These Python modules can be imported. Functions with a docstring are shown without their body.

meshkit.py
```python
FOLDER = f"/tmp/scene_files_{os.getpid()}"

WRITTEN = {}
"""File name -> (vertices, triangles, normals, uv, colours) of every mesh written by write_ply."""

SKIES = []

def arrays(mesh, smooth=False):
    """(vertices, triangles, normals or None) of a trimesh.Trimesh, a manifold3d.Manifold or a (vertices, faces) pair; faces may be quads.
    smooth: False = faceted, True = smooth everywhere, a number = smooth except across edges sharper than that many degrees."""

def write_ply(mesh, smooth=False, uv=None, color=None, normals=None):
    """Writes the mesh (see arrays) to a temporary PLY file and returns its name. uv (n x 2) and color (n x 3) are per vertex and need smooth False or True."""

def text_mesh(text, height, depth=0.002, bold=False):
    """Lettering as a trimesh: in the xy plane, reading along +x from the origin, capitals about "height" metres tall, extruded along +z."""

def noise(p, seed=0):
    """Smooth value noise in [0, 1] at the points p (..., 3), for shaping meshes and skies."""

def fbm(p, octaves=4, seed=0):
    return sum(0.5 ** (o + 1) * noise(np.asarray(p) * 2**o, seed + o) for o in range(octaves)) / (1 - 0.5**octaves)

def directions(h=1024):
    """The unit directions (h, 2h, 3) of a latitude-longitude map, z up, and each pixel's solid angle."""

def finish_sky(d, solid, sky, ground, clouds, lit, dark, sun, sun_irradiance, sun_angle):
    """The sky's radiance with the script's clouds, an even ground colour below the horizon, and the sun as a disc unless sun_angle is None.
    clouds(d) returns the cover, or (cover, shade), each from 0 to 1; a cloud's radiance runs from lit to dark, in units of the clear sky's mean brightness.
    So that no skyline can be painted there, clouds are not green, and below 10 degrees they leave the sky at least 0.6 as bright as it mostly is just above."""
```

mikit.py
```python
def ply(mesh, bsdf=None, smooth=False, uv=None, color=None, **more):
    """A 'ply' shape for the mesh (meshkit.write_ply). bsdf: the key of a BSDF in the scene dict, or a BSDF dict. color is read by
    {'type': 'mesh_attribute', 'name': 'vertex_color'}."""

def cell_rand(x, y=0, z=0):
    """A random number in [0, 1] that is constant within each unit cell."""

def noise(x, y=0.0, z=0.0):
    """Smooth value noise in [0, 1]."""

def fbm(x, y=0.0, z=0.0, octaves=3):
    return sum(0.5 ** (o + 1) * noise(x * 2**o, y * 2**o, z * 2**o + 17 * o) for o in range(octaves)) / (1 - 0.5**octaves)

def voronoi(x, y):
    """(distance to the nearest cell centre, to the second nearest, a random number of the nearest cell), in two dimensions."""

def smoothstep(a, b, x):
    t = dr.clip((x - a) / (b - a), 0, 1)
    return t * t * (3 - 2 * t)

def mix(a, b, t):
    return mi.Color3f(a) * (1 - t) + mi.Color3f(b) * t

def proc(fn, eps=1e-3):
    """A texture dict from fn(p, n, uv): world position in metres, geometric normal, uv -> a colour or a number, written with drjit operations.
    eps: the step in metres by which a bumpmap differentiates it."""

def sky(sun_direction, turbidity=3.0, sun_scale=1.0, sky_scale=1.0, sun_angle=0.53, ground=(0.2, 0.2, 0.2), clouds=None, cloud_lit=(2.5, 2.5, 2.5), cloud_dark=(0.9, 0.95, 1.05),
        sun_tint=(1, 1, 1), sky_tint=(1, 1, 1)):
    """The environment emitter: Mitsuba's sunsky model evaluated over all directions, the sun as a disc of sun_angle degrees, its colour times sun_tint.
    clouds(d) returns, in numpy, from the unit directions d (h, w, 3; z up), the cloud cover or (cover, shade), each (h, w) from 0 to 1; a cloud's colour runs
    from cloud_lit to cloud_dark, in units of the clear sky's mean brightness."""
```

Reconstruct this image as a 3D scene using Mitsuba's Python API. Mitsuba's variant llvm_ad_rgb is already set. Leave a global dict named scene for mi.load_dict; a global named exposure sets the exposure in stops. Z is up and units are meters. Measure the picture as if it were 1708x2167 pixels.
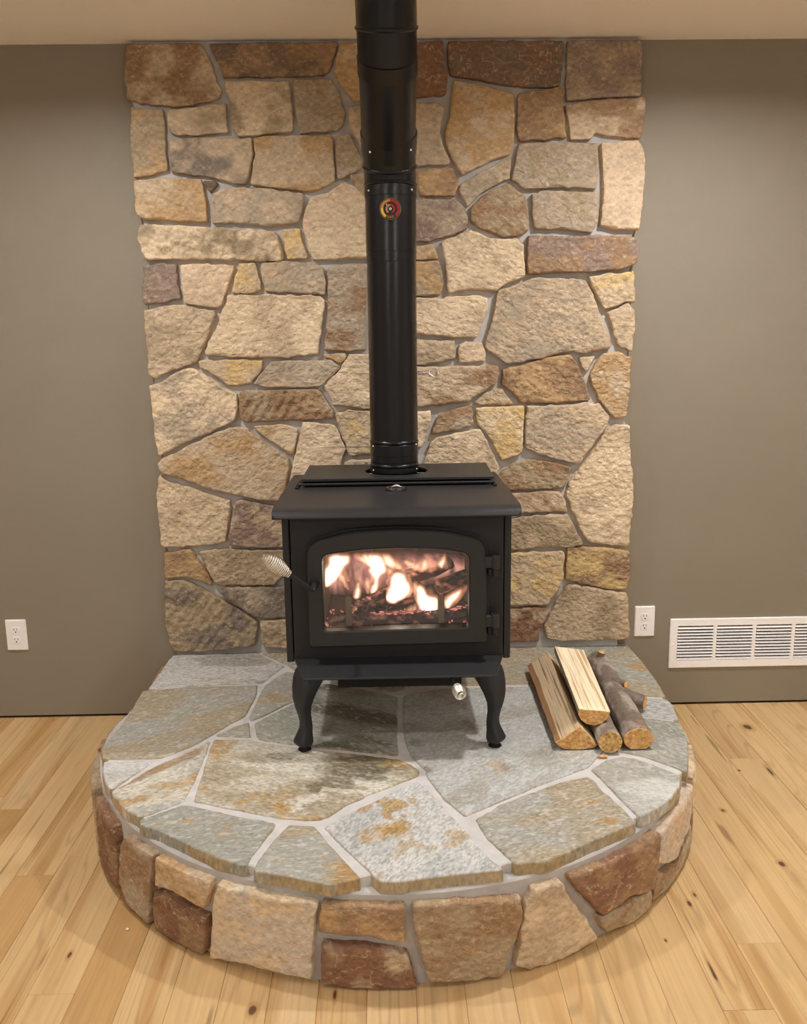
"""A cast-iron wood stove on a curved flagstone hearth in front of a fieldstone chimney wall. z up, metres; the painted wall is the plane y = 0."""
import math, random
import numpy as np, trimesh, shapely
import drjit as dr
import mitsuba as mi
import manifold3d as m3
from shapely.geometry import Polygon, LineString
from scipy.spatial import Delaunay
import mikit, meshkit
from mikit import fbm, noise, smoothstep, mix, proc, cell_rand

T = mi.ScalarTransform4f
random.seed(7)
RNG = np.random.default_rng(7)
scene, labels = {"type": "scene"}, {}

# ---------------------------------------------------------------- camera
EYE = np.array([0.0, -3.305, 1.467])
PITCH, ROLL, YAW, FOCAL = math.radians(11.43), math.radians(-0.75), math.radians(0.962), 1885.0
fw = np.array([math.sin(YAW) * math.cos(PITCH), math.cos(YAW) * math.cos(PITCH), -math.sin(PITCH)])
rt0 = np.array([math.cos(YAW), -math.sin(YAW), 0.0])
up0 = np.cross(rt0, fw)
up = -math.sin(ROLL) * rt0 + math.cos(ROLL) * up0
scene["camera"] = {"type": "perspective", "fov_axis": "x", "fov": math.degrees(2 * math.atan(854 / FOCAL)), "near_clip": 0.05, "far_clip": 60.0,
                   "to_world": T().look_at(origin=EYE.tolist(), target=(EYE + fw).tolist(), up=up.tolist())}

# ---------------------------------------------------------------- lamps: round ceiling lamps recessed in cans
exposure = 0.16
LAMP_RGB = np.array([1.0, 0.98, 0.965])
#        x     y     power   where
LAMPS = [(-1.00, -0.95, 690, "left, nearest the chimney"), (1.05, -0.90, 930, "right, nearest the chimney"), (-1.15, -2.35, 240, "left, in the row before the camera"), (1.15, -2.35, 310, "right, in the row before the camera"), (-3.2, -2.4, 330, "far left of the hearth"), (3.3, -2.4, 760, "far right of the hearth")]
FILL_DOMES = [(-1.5, -4.7, 84), (1.5, -4.7, 92)]   # dome lamps added out of view to fill the upper wall and ceiling
CAN_R, CAN_DEPTH, DISC_R = 0.068, 0.020, 0.052

# ---------------------------------------------------------------- helpers
def lin(c):
    c = np.asarray(c, float) / 255.0
    return np.where(c < 0.04045, c / 12.92, ((c + 0.055) / 1.055) ** 2.4)

def c3(c):
    return mi.Color3f(*[float(x) for x in lin(c)])

def col(c):
    return {"type": "rgb", "value": [float(x) for x in lin(c)]}

def number(name):
    if name not in scene and not any(k.startswith(name + "__") for k in scene) and name not in labels:
        return name
    i = 1
    while f"{name}_{i:03d}" in scene or any(k.startswith(f"{name}_{i:03d}__") for k in scene) or f"{name}_{i:03d}" in labels:
        i += 1
    return f"{name}_{i:03d}"

def add(name, mesh, bsdf, parent=None, smooth=False, uv=None, color=None, label=None, **more):
    key = number((parent + "__" if parent else "") + name)
    scene[key] = mikit.ply(mesh, bsdf, smooth=smooth, uv=uv, color=color, **more)
    if label:
        labels[key] = {"label": label}
    return key

def thing(name, label, cat, group=None):
    key = number(name)
    labels[key] = {"label": label, "category": cat, **({"group": group} if group else {})}
    return key

def structure(key, label=None):
    labels[key] = {"kind": "structure", **({"label": label} if label else {})}
    return key

def join(*meshes):
    out, at = ([], []), 0
    for v, f in meshes:
        out[0].append(np.asarray(v, float)); out[1].append(np.asarray(f, int) + at); at += len(v)
    return np.vstack(out[0]), np.vstack(out[1])

def man(m):
    r = m.to_mesh()
    return np.array(r.vert_properties[:, :3], float), np.array(r.tri_verts, int)

def mbox(x0, x1, y0, y1, z0, z1, r=0.0):
    """A box, its edges rounded by r, as a Manifold."""
    if r <= 0:
        return m3.Manifold.cube((x1 - x0, y1 - y0, z1 - z0)).translate((x0, y0, z0))
    s = m3.Manifold.sphere(r, 12)
    return m3.Manifold.batch_hull([s.translate((x, y, z)) for x in (x0 + r, x1 - r) for y in (y0 + r, y1 - r) for z in (z0 + r, z1 - r)])

def box(*a, r=0.0):
    return man(mbox(*a, r=r))

def plate(outer, holes, w0, w1, bevel, place):
    """A flat plate in (u, v) with thickness from w0 (back) to w1 (front), its front edges bevelled; place maps (u, v, w) to the room."""
    rings = [np.asarray(outer, float)] + [np.asarray(h, float) for h in holes]
    def area(r): return 0.5 * np.sum(r[:, 0] * np.roll(r[:, 1], -1) - np.roll(r[:, 0], -1) * r[:, 1])
    rings = [r if (area(r) > 0) == (i == 0) else r[::-1] for i, r in enumerate(rings)]
    def inset(r):
        e = np.roll(r, -1, 0) - r
        e /= np.maximum(np.linalg.norm(e, axis=1, keepdims=True), 1e-9)
        n = np.stack([-e[:, 1], e[:, 0]], 1)
        m = n + np.roll(n, 1, 0)
        m /= np.maximum((m * m).sum(1, keepdims=True) / 2, 0.5)
        return r + m * bevel
    ins = [inset(r) for r in rings]
    tri = np.asarray(m3.triangulate([r.astype(np.float32) for r in ins]))
    n = sum(len(r) for r in rings)
    flat, flat_in = np.vstack(rings), np.vstack(ins)
    V = np.vstack([np.c_[flat_in, np.full(n, w1)], np.c_[flat, np.full(n, w1 - bevel)], np.c_[flat, np.full(n, w0)]])
    F, at = [tri, tri[:, ::-1] + 2 * n], 0
    for r in rings:
        k = np.arange(len(r)); a, b = at + k, at + (k + 1) % len(r)
        for s in (0, n):
            F += [np.stack([a + s, a + s + n, b + s + n], 1), np.stack([a + s, b + s + n, b + s], 1)]
        at += len(r)
    return np.array([place(*p) for p in V]), np.vstack(F)

def arc(cx, cy, rx, ry, a0, a1, n):
    t = np.radians(np.linspace(a0, a1, n))
    return np.stack([cx + rx * np.cos(t), cy + ry * np.sin(t)], 1)

def rrect(x0, x1, y0, y1, r, n=5):
    return np.vstack([arc(x1 - r, y0 + r, r, r, -90, 0, n), arc(x1 - r, y1 - r, r, r, 0, 90, n), arc(x0 + r, y1 - r, r, r, 90, 180, n), arc(x0 + r, y0 + r, r, r, 180, 270, n)])

def axes(d):
    d = np.asarray(d, float) / np.linalg.norm(d)
    a = np.cross(d, [0, 0, 1] if abs(d[2]) < 0.9 else [0, 1, 0]); a /= np.linalg.norm(a)
    return d, a, np.cross(d, a)

def lathe(profile, p, d, n=32):
    """Revolves (radius, height) pairs about the axis d through p."""
    d, a, b = axes(d)
    t = np.linspace(0, 2 * np.pi, n, endpoint=False)
    ring = np.outer(np.cos(t), a) + np.outer(np.sin(t), b)
    V = np.vstack([np.asarray(p) + r * ring + h * d for r, h in profile])
    F = []
    for k in range(len(profile) - 1):
        i = np.arange(n); j = (i + 1) % n
        F += [np.stack([k * n + i, k * n + j, (k + 1) * n + j], 1), np.stack([k * n + i, (k + 1) * n + j, (k + 1) * n + i], 1)]
    return V, np.vstack(F)

def tube(path, radius, n=10, caps=True):
    """A round bar along the points of path; radius a number or one per point."""
    P = np.asarray(path, float); R = np.broadcast_to(np.asarray(radius, float), (len(P),))
    tan = np.gradient(P, axis=0); tan /= np.maximum(np.linalg.norm(tan, axis=1, keepdims=True), 1e-12)
    _, a, _ = axes(tan[0]); V, t = [], np.linspace(0, 2 * np.pi, n, endpoint=False)
    for p, d, r in zip(P, tan, R):
        a = a - d * (a @ d); a /= np.linalg.norm(a); b = np.cross(d, a)
        V.append(p + r * (np.outer(np.cos(t), a) + np.outer(np.sin(t), b)))
    F = []
    for k in range(len(P) - 1):
        i = np.arange(n); j = (i + 1) % n
        F += [np.stack([k * n + i, k * n + j, (k + 1) * n + j], 1), np.stack([k * n + i, (k + 1) * n + j, (k + 1) * n + i], 1)]
    V = np.vstack(V)
    if caps:
        V = np.vstack([V, P[:1], P[-1:]]); i = np.arange(n); j = (i + 1) % n; m = (len(P) - 1) * n
        F += [np.stack([j, i, np.full(n, len(V) - 2)], 1), np.stack([m + i, m + j, np.full(n, len(V) - 1)], 1)]
    return V, np.vstack(F)

def coil(p0, p1, rfun, turns, wire, per=22, n=6):
    """A wire wound about the axis p0-p1 at the radius rfun(t), t from 0 to 1."""
    p0, p1 = np.asarray(p0, float), np.asarray(p1, float)
    d, a, b = axes(p1 - p0); t = np.linspace(0, 1, int(turns * per)); w = 2 * np.pi * turns * t
    r = np.array([rfun(x) for x in t])[:, None]
    return tube(p0 + np.outer(t, p1 - p0) + r * (np.outer(np.cos(w), a) + np.outer(np.sin(w), b)), wire, n)

def resample(poly, step):
    r = np.asarray(poly.exterior.coords)[:-1]
    line = LineString(np.vstack([r, r[:1]]))
    k = max(8, int(line.length / step))
    return np.array([line.interpolate(i / k, normalized=True).coords[0] for i in range(k)])

def relief_stone(pts, proud, relief, place, seed, step=0.006, shoulder=0.0055, sunk=-0.010, wobble=0.0055, style=0, corner=0.0025, grow=0.0025, lean=0.03):
    """A rough stone: the outline pts in a plane, standing proud by that many metres with rounded, chipped edges; place maps (u, v, height)."""
    rng = np.random.default_rng(seed)
    poly = Polygon(pts).buffer(grow)
    poly = poly.buffer(-corner, quad_segs=3).buffer(corner, quad_segs=3)
    if poly.geom_type != "Polygon":
        poly = max(poly.geoms, key=lambda g: g.area)
    ring = resample(poly, step)
    e = np.roll(ring, -1, 0) - np.roll(ring, 1, 0); e /= np.maximum(np.linalg.norm(e, axis=1, keepdims=True), 1e-9)
    jig = meshkit.fbm(np.c_[ring * 45, np.full(len(ring), seed * 3.7)], 4, seed) - 0.5
    ring = ring + np.stack([e[:, 1], -e[:, 0]], 1) * (jig[:, None] * 2.4 * wobble)
    poly = Polygon(ring).buffer(0)
    if poly.geom_type != "Polygon":
        poly = max(poly.geoms, key=lambda g: g.area)
    r0 = resample(poly, step)
    if Polygon(r0).exterior.is_ccw is False: r0 = r0[::-1]
    e = np.roll(r0, -1, 0) - np.roll(r0, 1, 0); e /= np.maximum(np.linalg.norm(e, axis=1, keepdims=True), 1e-9)
    inward = np.stack([-e[:, 1], e[:, 0]], 1)
    poly = Polygon(r0)
    layers = [r0, r0 + inward * 0.0011, r0 + inward * 0.0038]   # ring below ring, so that the edge runs clean
    for d in (0.009, 0.016):
        q = poly.buffer(-d)
        for g in getattr(q, "geoms", [q]):
            if g.area > 2e-5:
                layers.append(resample(g, step))
    x0, y0, x1, y1 = poly.bounds
    gx, gy = np.meshgrid(np.arange(x0, x1, step), np.arange(y0, y1, step))
    grid = np.c_[gx.ravel(), gy.ravel()] + rng.uniform(-0.3, 0.3, (gx.size, 2)) * step
    inner = poly.buffer(-0.021)
    if not inner.is_empty:
        grid = grid[shapely.contains_xy(inner, grid[:, 0], grid[:, 1])]
        layers.append(grid)
    P = np.vstack(layers)
    tri = Delaunay(P).simplices
    c = P[tri].mean(1)
    keep = shapely.contains_xy(poly.buffer(1e-5), c[:, 0], c[:, 1])
    tri = tri[keep]
    s = P[tri]; ar = (s[:, 1, 0] - s[:, 0, 0]) * (s[:, 2, 1] - s[:, 0, 1]) - (s[:, 2, 0] - s[:, 0, 0]) * (s[:, 1, 1] - s[:, 0, 1])
    tri[ar < 0] = tri[ar < 0][:, ::-1]
    tri = tri[np.abs(ar) > 1e-10]
    d = shapely.distance(shapely.points(P), poly.exterior)
    nb = len(layers[0])
    q = np.c_[P, np.full(len(P), seed * 1.31)]
    sh = shoulder * (0.6 + 0.9 * meshkit.noise(q * [9, 9, 1], seed))
    t = np.clip(d / sh, 0, 1)
    rise = 0.62 + 0.38 * np.sqrt(1 - (1 - t) ** 2)
    f1 = meshkit.fbm(q * [16, 16, 1], 4, seed + 5) - 0.5
    f2 = meshkit.fbm(q * [48, 48, 1], 2, seed + 9) - 0.5
    f3 = meshkit.fbm(q * [95, 95, 1], 2, seed + 11) - 0.5
    step_n = meshkit.fbm(q * [7, 7, 1], 2, seed + 13)
    ledge = np.floor(step_n * 7) / 7 + 0.14 * np.clip((step_n * 7 % 1) * 3, 0, 1) - 0.5   # split faces in flat layers
    tilt = (P - P.mean(0)) @ rng.uniform(-lean, lean, 2)
    if style == 1:   # sawn ridges running down the face
        ang = rng.uniform(-0.3, 0.3) - 0.55
        f2 = f2 + 0.8 * (np.abs(((P @ [math.cos(ang), math.sin(ang)]) / 0.034) % 1 - 0.5) - 0.25)
    h = proud * rise + relief * (1.5 * f1 + 1.6 * f2 + 1.1 * ledge + 0.9 * f3) * np.clip(d / 0.005, 0.25, 1) + tilt * np.clip(d / 0.02, 0, 1)
    h[:nb] = sunk
    return np.array(place(P[:, 0], P[:, 1], h)).T, tri

# ---------------------------------------------------------------- materials
SRGB = {  # first colours of the stones
 "tan": (186, 161, 128), "light": (208, 183, 146), "olive": (158, 136, 104), "brown": (148, 114, 80), "dark": (112, 90, 70), "redbrown": (130, 90, 64), "orange": (178, 141, 94),
 "yellow": (202, 168, 106), "purple": (138, 113, 98), "grey": (166, 147, 122), "darkgrey": (124, 108, 94), "pink": (206, 176, 142), "pale": (194, 178, 156),
 "sgrey": (158, 156, 145), "slight": (190, 190, 184), "solive": (160, 146, 118), "sgreen": (150, 151, 137), "sdark": (104, 102, 86), "spale": (190, 184, 165), "sblue": (172, 174, 170)}
TABLE, EXTRA = [], []
def palette(a, b, jitter, extra=(0, 0, 0)):
    j = 1 + np.random.default_rng(len(TABLE) + 3).uniform(-jitter, jitter)
    def soft(c):   # dusty, dry stone
        c = np.array(c, float); return c * 0.84 + c.mean() * 0.16 + 12
    TABLE.append(np.r_[lin(soft(SRGB[a])) * j, lin(soft(SRGB[b])) * j]); EXTRA.append(extra)
    return len(TABLE) - 1
WALL_STONES = [  # colour, second colour, relief mm, proud mm, outline (x, z) on the chimney wall
('brown','tan',3,30,[(-0.850,2.425),(-0.792,2.425),(-0.689,2.425),(-0.606,2.425),(-0.588,2.388),(-0.570,2.342),(-0.547,2.274),(-0.553,2.257),(-0.638,2.236),(-0.691,2.229),(-0.759,2.234),(-0.821,2.242),(-0.865,2.252),(-0.866,2.328),(-0.858,2.395)]),
('dark','brown',3,28,[(-0.578,2.424),(-0.523,2.425),(-0.378,2.425),(-0.150,2.425),(-0.156,2.395),(-0.179,2.335),(-0.205,2.325),(-0.357,2.321),(-0.537,2.321),(-0.553,2.369)]),
('orange','tan',3,30,[(-0.132,2.425),(0.030,2.425),(0.019,2.252),(-0.050,2.241),(-0.102,2.244),(-0.138,2.288),(-0.160,2.334),(-0.154,2.375)]),
('redbrown','dark',3,28,[(0.042,2.425),(0.208,2.425),(0.213,2.381),(0.224,2.301),(0.220,2.275),(0.209,2.259),(0.113,2.252),(0.040,2.253)]),
('dark','redbrown',3,28,[(0.228,2.425),(0.614,2.425),(0.618,2.392),(0.611,2.326),(0.607,2.284),(0.536,2.282),(0.434,2.286),(0.363,2.300),(0.286,2.312),(0.236,2.322),(0.227,2.348)]),
('purple','olive',4,30,[(0.632,2.425),(0.885,2.425),(0.886,2.343),(0.887,2.251),(0.746,2.246),(0.634,2.237),(0.629,2.274),(0.631,2.368)]),
('olive','orange',3,28,[(-0.856,2.230),(-0.807,2.222),(-0.749,2.219),(-0.745,2.170),(-0.745,2.090),(-0.744,2.025),(-0.811,2.006),(-0.859,2.004),(-0.864,2.082),(-0.859,2.161)]),
('tan','olive',3,30,[(-0.729,2.217),(-0.623,2.228),(-0.534,2.237),(-0.530,2.148),(-0.538,2.143),(-0.692,2.135),(-0.728,2.148),(-0.733,2.185)]),
('light','olive',7,34,[(-0.530,2.306),(-0.316,2.304),(-0.308,2.226),(-0.306,2.156),(-0.311,2.146),(-0.444,2.135),(-0.497,2.133),(-0.514,2.153),(-0.515,2.242),(-0.529,2.281)]),
('grey','olive',4,30,[(-0.300,2.309),(-0.174,2.310),(-0.149,2.268),(-0.130,2.209),(-0.133,2.170),(-0.158,2.150),(-0.205,2.143),(-0.285,2.141),(-0.296,2.211)]),
('olive','tan',3,28,[(-0.113,2.224),(-0.076,2.228),(0.019,2.228),(0.015,2.033),(-0.022,2.038),(-0.064,2.079),(-0.110,2.155)]),
('grey','tan',5,30,[(0.042,2.241),(0.113,2.233),(0.174,2.233),(0.210,2.223),(0.205,2.187),(0.195,2.139),(0.209,2.091),(0.230,2.045),(0.225,2.035),(0.111,2.031),(0.039,2.032)]),
('orange','tan',4,34,[(0.246,2.305),(0.368,2.279),(0.447,2.259),(0.453,2.180),(0.450,2.103),(0.441,2.069),(0.349,2.036),(0.276,2.000),(0.245,2.042),(0.217,2.100),(0.217,2.144),(0.233,2.192)]),
('brown','orange',3,30,[(0.467,2.261),(0.592,2.277),(0.615,2.279),(0.625,2.198),(0.634,2.118),(0.534,2.112),(0.467,2.108),(0.463,2.171)]),
('tan','brown',4,30,[(0.629,2.222),(0.685,2.231),(0.772,2.240),(0.900,2.243),(0.901,2.196),(0.893,2.116),(0.885,2.111),(0.818,2.119),(0.750,2.127),(0.732,2.135),(0.720,2.113),(0.652,2.109),(0.641,2.155)]),
('tan','darkgrey',5,34,[(-0.730,2.120),(-0.645,2.127),(-0.450,2.123),(-0.449,2.078),(-0.457,2.032),(-0.478,1.977),(-0.510,1.977),(-0.557,1.990),(-0.610,2.004),(-0.663,2.007),(-0.731,2.020),(-0.734,2.070)]),
('tan','orange',4,34,[(-0.442,2.123),(-0.391,2.130),(-0.179,2.130),(-0.170,2.075),(-0.168,1.984),(-0.217,1.959),(-0.265,1.949),(-0.398,1.966),(-0.459,1.977),(-0.451,2.027),(-0.441,2.058)]),
('olive','grey',3,26,[(-0.158,2.130),(-0.116,2.135),(-0.070,2.039),(-0.076,2.021),(-0.157,1.987),(-0.163,2.065)]),
('orange','tan',7,34,[(-0.860,1.988),(-0.769,1.998),(-0.632,1.991),(-0.623,1.948),(-0.615,1.912),(-0.618,1.853),(-0.725,1.857),(-0.848,1.866),(-0.860,1.879),(-0.862,1.935)]),
('dark','dark',2,24,[(-0.621,1.986),(-0.579,1.986),(-0.574,1.975),(-0.599,1.953),(-0.612,1.963)]),
('grey','tan',5,34,[(-0.591,1.948),(-0.548,1.960),(-0.452,1.962),(-0.279,1.942),(-0.285,1.904),(-0.301,1.847),(-0.404,1.835),(-0.484,1.846),(-0.597,1.850),(-0.599,1.907)]),
('olive','tan',3,28,[(-0.114,2.001),(-0.071,2.009),(0.023,2.005),(0.022,1.926),(-0.072,1.930),(-0.098,1.963)]),
('light','pink',4,34,[(-0.252,1.929),(-0.190,1.944),(-0.136,1.979),(-0.098,1.963),(-0.067,1.922),(-0.035,1.911),(0.021,1.900),(0.018,1.724),(-0.137,1.725),(-0.254,1.721),(-0.271,1.779),(-0.282,1.842),(-0.272,1.893)]),
('light','olive',10,40,[(-0.852,1.845),(-0.726,1.839),(-0.383,1.817),(-0.366,1.770),(-0.357,1.728),(-0.365,1.720),(-0.420,1.718),(-0.571,1.725),(-0.679,1.729),(-0.839,1.728),(-0.850,1.754),(-0.859,1.796)]),
('yellow','tan',3,28,[(-0.358,1.824),(-0.296,1.824),(-0.290,1.785),(-0.272,1.732),(-0.278,1.724),(-0.343,1.725),(-0.352,1.770)]),
('brown','orange',4,28,[(0.119,2.014),(0.240,2.022),(0.261,1.983),(0.258,1.958),(0.248,1.931),(0.126,1.933),(0.121,1.970)]),
('tan','grey',4,28,[(0.442,2.057),(0.441,1.986),(0.370,1.957),(0.328,1.928),(0.292,1.891),(0.266,1.944),(0.271,1.968),(0.313,1.992),(0.390,2.031)]),
('grey','olive',4,34,[(0.472,2.098),(0.647,2.101),(0.738,2.096),(0.748,2.032),(0.740,1.951),(0.599,1.955),(0.495,1.949),(0.450,1.981),(0.460,2.045)]),
('pink','tan',4,34,[(0.756,2.098),(0.885,2.104),(0.907,2.070),(0.910,1.957),(0.903,1.858),(0.897,1.812),(0.828,1.813),(0.760,1.824),(0.768,1.904),(0.767,2.003)]),
('olive','brown',5,30,[(0.417,1.962),(0.437,1.967),(0.495,1.926),(0.507,1.857),(0.505,1.812),(0.476,1.794),(0.418,1.792),(0.345,1.816),(0.308,1.844),(0.302,1.884),(0.328,1.913),(0.370,1.943)]),
('grey','olive',6,32,[(0.516,1.931),(0.563,1.943),(0.751,1.936),(0.751,1.844),(0.744,1.819),(0.729,1.804),(0.591,1.816),(0.528,1.816),(0.520,1.857),(0.519,1.906)]),
('purple','grey',6,32,[(0.042,1.916),(0.110,1.920),(0.250,1.917),(0.282,1.889),(0.292,1.854),(0.289,1.819),(0.208,1.792),(0.156,1.780),(0.108,1.776),(0.040,1.776)]),
('orange','tan',3,26,[(0.111,1.763),(0.171,1.765),(0.189,1.719),(0.110,1.717),(0.039,1.718),(0.040,1.761)]),
('orange','olive',6,30,[(0.110,1.710),(0.189,1.711),(0.202,1.688),(0.205,1.627),(0.194,1.596),(0.138,1.594),(0.038,1.593),(0.039,1.708)]),
('light','tan',4,36,[(0.200,1.775),(0.250,1.794),(0.303,1.814),(0.371,1.785),(0.418,1.782),(0.466,1.782),(0.490,1.761),(0.496,1.685),(0.494,1.654),(0.441,1.634),(0.393,1.607),(0.308,1.613),(0.229,1.604),(0.221,1.637),(0.216,1.709)]),
('purple','brown',4,42,[(0.508,1.794),(0.671,1.787),(0.755,1.791),(0.866,1.788),(0.885,1.777),(0.895,1.731),(0.891,1.696),(0.844,1.676),(0.711,1.667),(0.605,1.668),(0.510,1.664),(0.504,1.685),(0.506,1.746)]),
('tan','yellow',6,32,[(0.725,1.650),(0.791,1.660),(0.881,1.666),(0.889,1.620),(0.891,1.563),(0.864,1.566),(0.822,1.545),(0.784,1.538),(0.756,1.585)]),
('darkgrey','purple',3,30,[(-0.849,1.706),(-0.786,1.711),(-0.731,1.710),(-0.732,1.649),(-0.726,1.593),(-0.763,1.586),(-0.853,1.574),(-0.858,1.630),(-0.843,1.676)]),
('pink','tan',4,32,[(-0.716,1.707),(-0.650,1.712),(-0.530,1.705),(-0.554,1.642),(-0.584,1.571),(-0.598,1.558),(-0.710,1.577),(-0.717,1.644)]),
('yellow','tan',3,28,[(-0.512,1.710),(-0.457,1.711),(-0.441,1.646),(-0.440,1.620),(-0.472,1.610),(-0.543,1.611),(-0.527,1.662)]),
('grey','tan',4,32,[(-0.436,1.707),(-0.415,1.713),(-0.257,1.710),(-0.221,1.694),(-0.212,1.633),(-0.216,1.602),(-0.314,1.608),(-0.424,1.615),(-0.430,1.656)]),
('grey','brown',5,32,[(-0.200,1.689),(-0.179,1.699),(-0.069,1.700),(-0.068,1.605),(-0.077,1.444),(-0.075,1.405),(-0.118,1.403),(-0.222,1.407),(-0.215,1.467),(-0.203,1.581)]),
('tan','olive',4,34,[(-0.857,1.553),(-0.790,1.565),(-0.727,1.570),(-0.609,1.548),(-0.607,1.535),(-0.632,1.473),(-0.675,1.379),(-0.683,1.368),(-0.773,1.343),(-0.839,1.312),(-0.857,1.328),(-0.854,1.407),(-0.858,1.460)]),
('light','tan',4,36,[(-0.556,1.601),(-0.419,1.603),(-0.230,1.595),(-0.217,1.581),(-0.227,1.514),(-0.249,1.394),(-0.365,1.382),(-0.535,1.387),(-0.647,1.397),(-0.649,1.410),(-0.604,1.493),(-0.569,1.570)]),
('tan','yellow',3,28,[(-0.672,1.371),(-0.643,1.376),(-0.445,1.373),(-0.452,1.339),(-0.492,1.291),(-0.540,1.286),(-0.573,1.290),(-0.619,1.325),(-0.671,1.352)]),
('grey','tan',3,30,[(-0.414,1.365),(-0.376,1.369),(-0.199,1.370),(-0.167,1.345),(-0.234,1.282),(-0.272,1.275),(-0.433,1.277),(-0.481,1.288),(-0.458,1.323)]),
('tan','orange',2,24,[(-0.228,1.391),(-0.147,1.393),(-0.145,1.377),(-0.167,1.361),(-0.220,1.383)]),
('tan','light',5,34,[(-0.134,1.387),(-0.059,1.392),(0.046,1.387),(0.043,1.198),(-0.063,1.194),(-0.198,1.212),(-0.208,1.239),(-0.226,1.282),(-0.168,1.335)]),
('light','grey',7,38,[(-0.719,1.347),(-0.698,1.347),(-0.630,1.309),(-0.579,1.271),(-0.545,1.254),(-0.544,1.211),(-0.552,1.157),(-0.658,1.113),(-0.724,1.089),(-0.836,1.036),(-0.849,1.086),(-0.847,1.151),(-0.854,1.286),(-0.808,1.301),(-0.763,1.332)]),
('brown','olive',9,32,[(-0.531,1.260),(-0.509,1.267),(-0.251,1.264),(-0.230,1.245),(-0.199,1.190),(-0.202,1.160),(-0.276,1.159),(-0.406,1.158),(-0.504,1.156),(-0.531,1.160),(-0.536,1.217)]),
('tan','yellow',8,32,[(-0.188,1.174),(-0.145,1.187),(-0.063,1.183),(0.043,1.181),(0.041,1.033),(-0.066,1.030),(-0.138,1.022),(-0.153,1.059),(-0.179,1.130)]),
('light','orange',4,28,[(-0.488,1.135),(-0.385,1.141),(-0.329,1.121),(-0.333,1.083),(-0.351,1.031),(-0.362,1.037),(-0.441,1.090)]),
('tan','light',4,32,[(-0.309,1.148),(-0.195,1.136),(-0.184,1.119),(-0.156,1.048),(-0.177,0.993),(-0.177,0.903),(-0.367,0.906),(-0.363,0.945),(-0.340,1.023),(-0.327,1.078)]),
('light','grey',6,32,[(-0.160,0.998),(-0.127,1.006),(0.016,1.006),(0.014,0.878),(-0.147,0.880),(-0.165,0.937)]),
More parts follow.
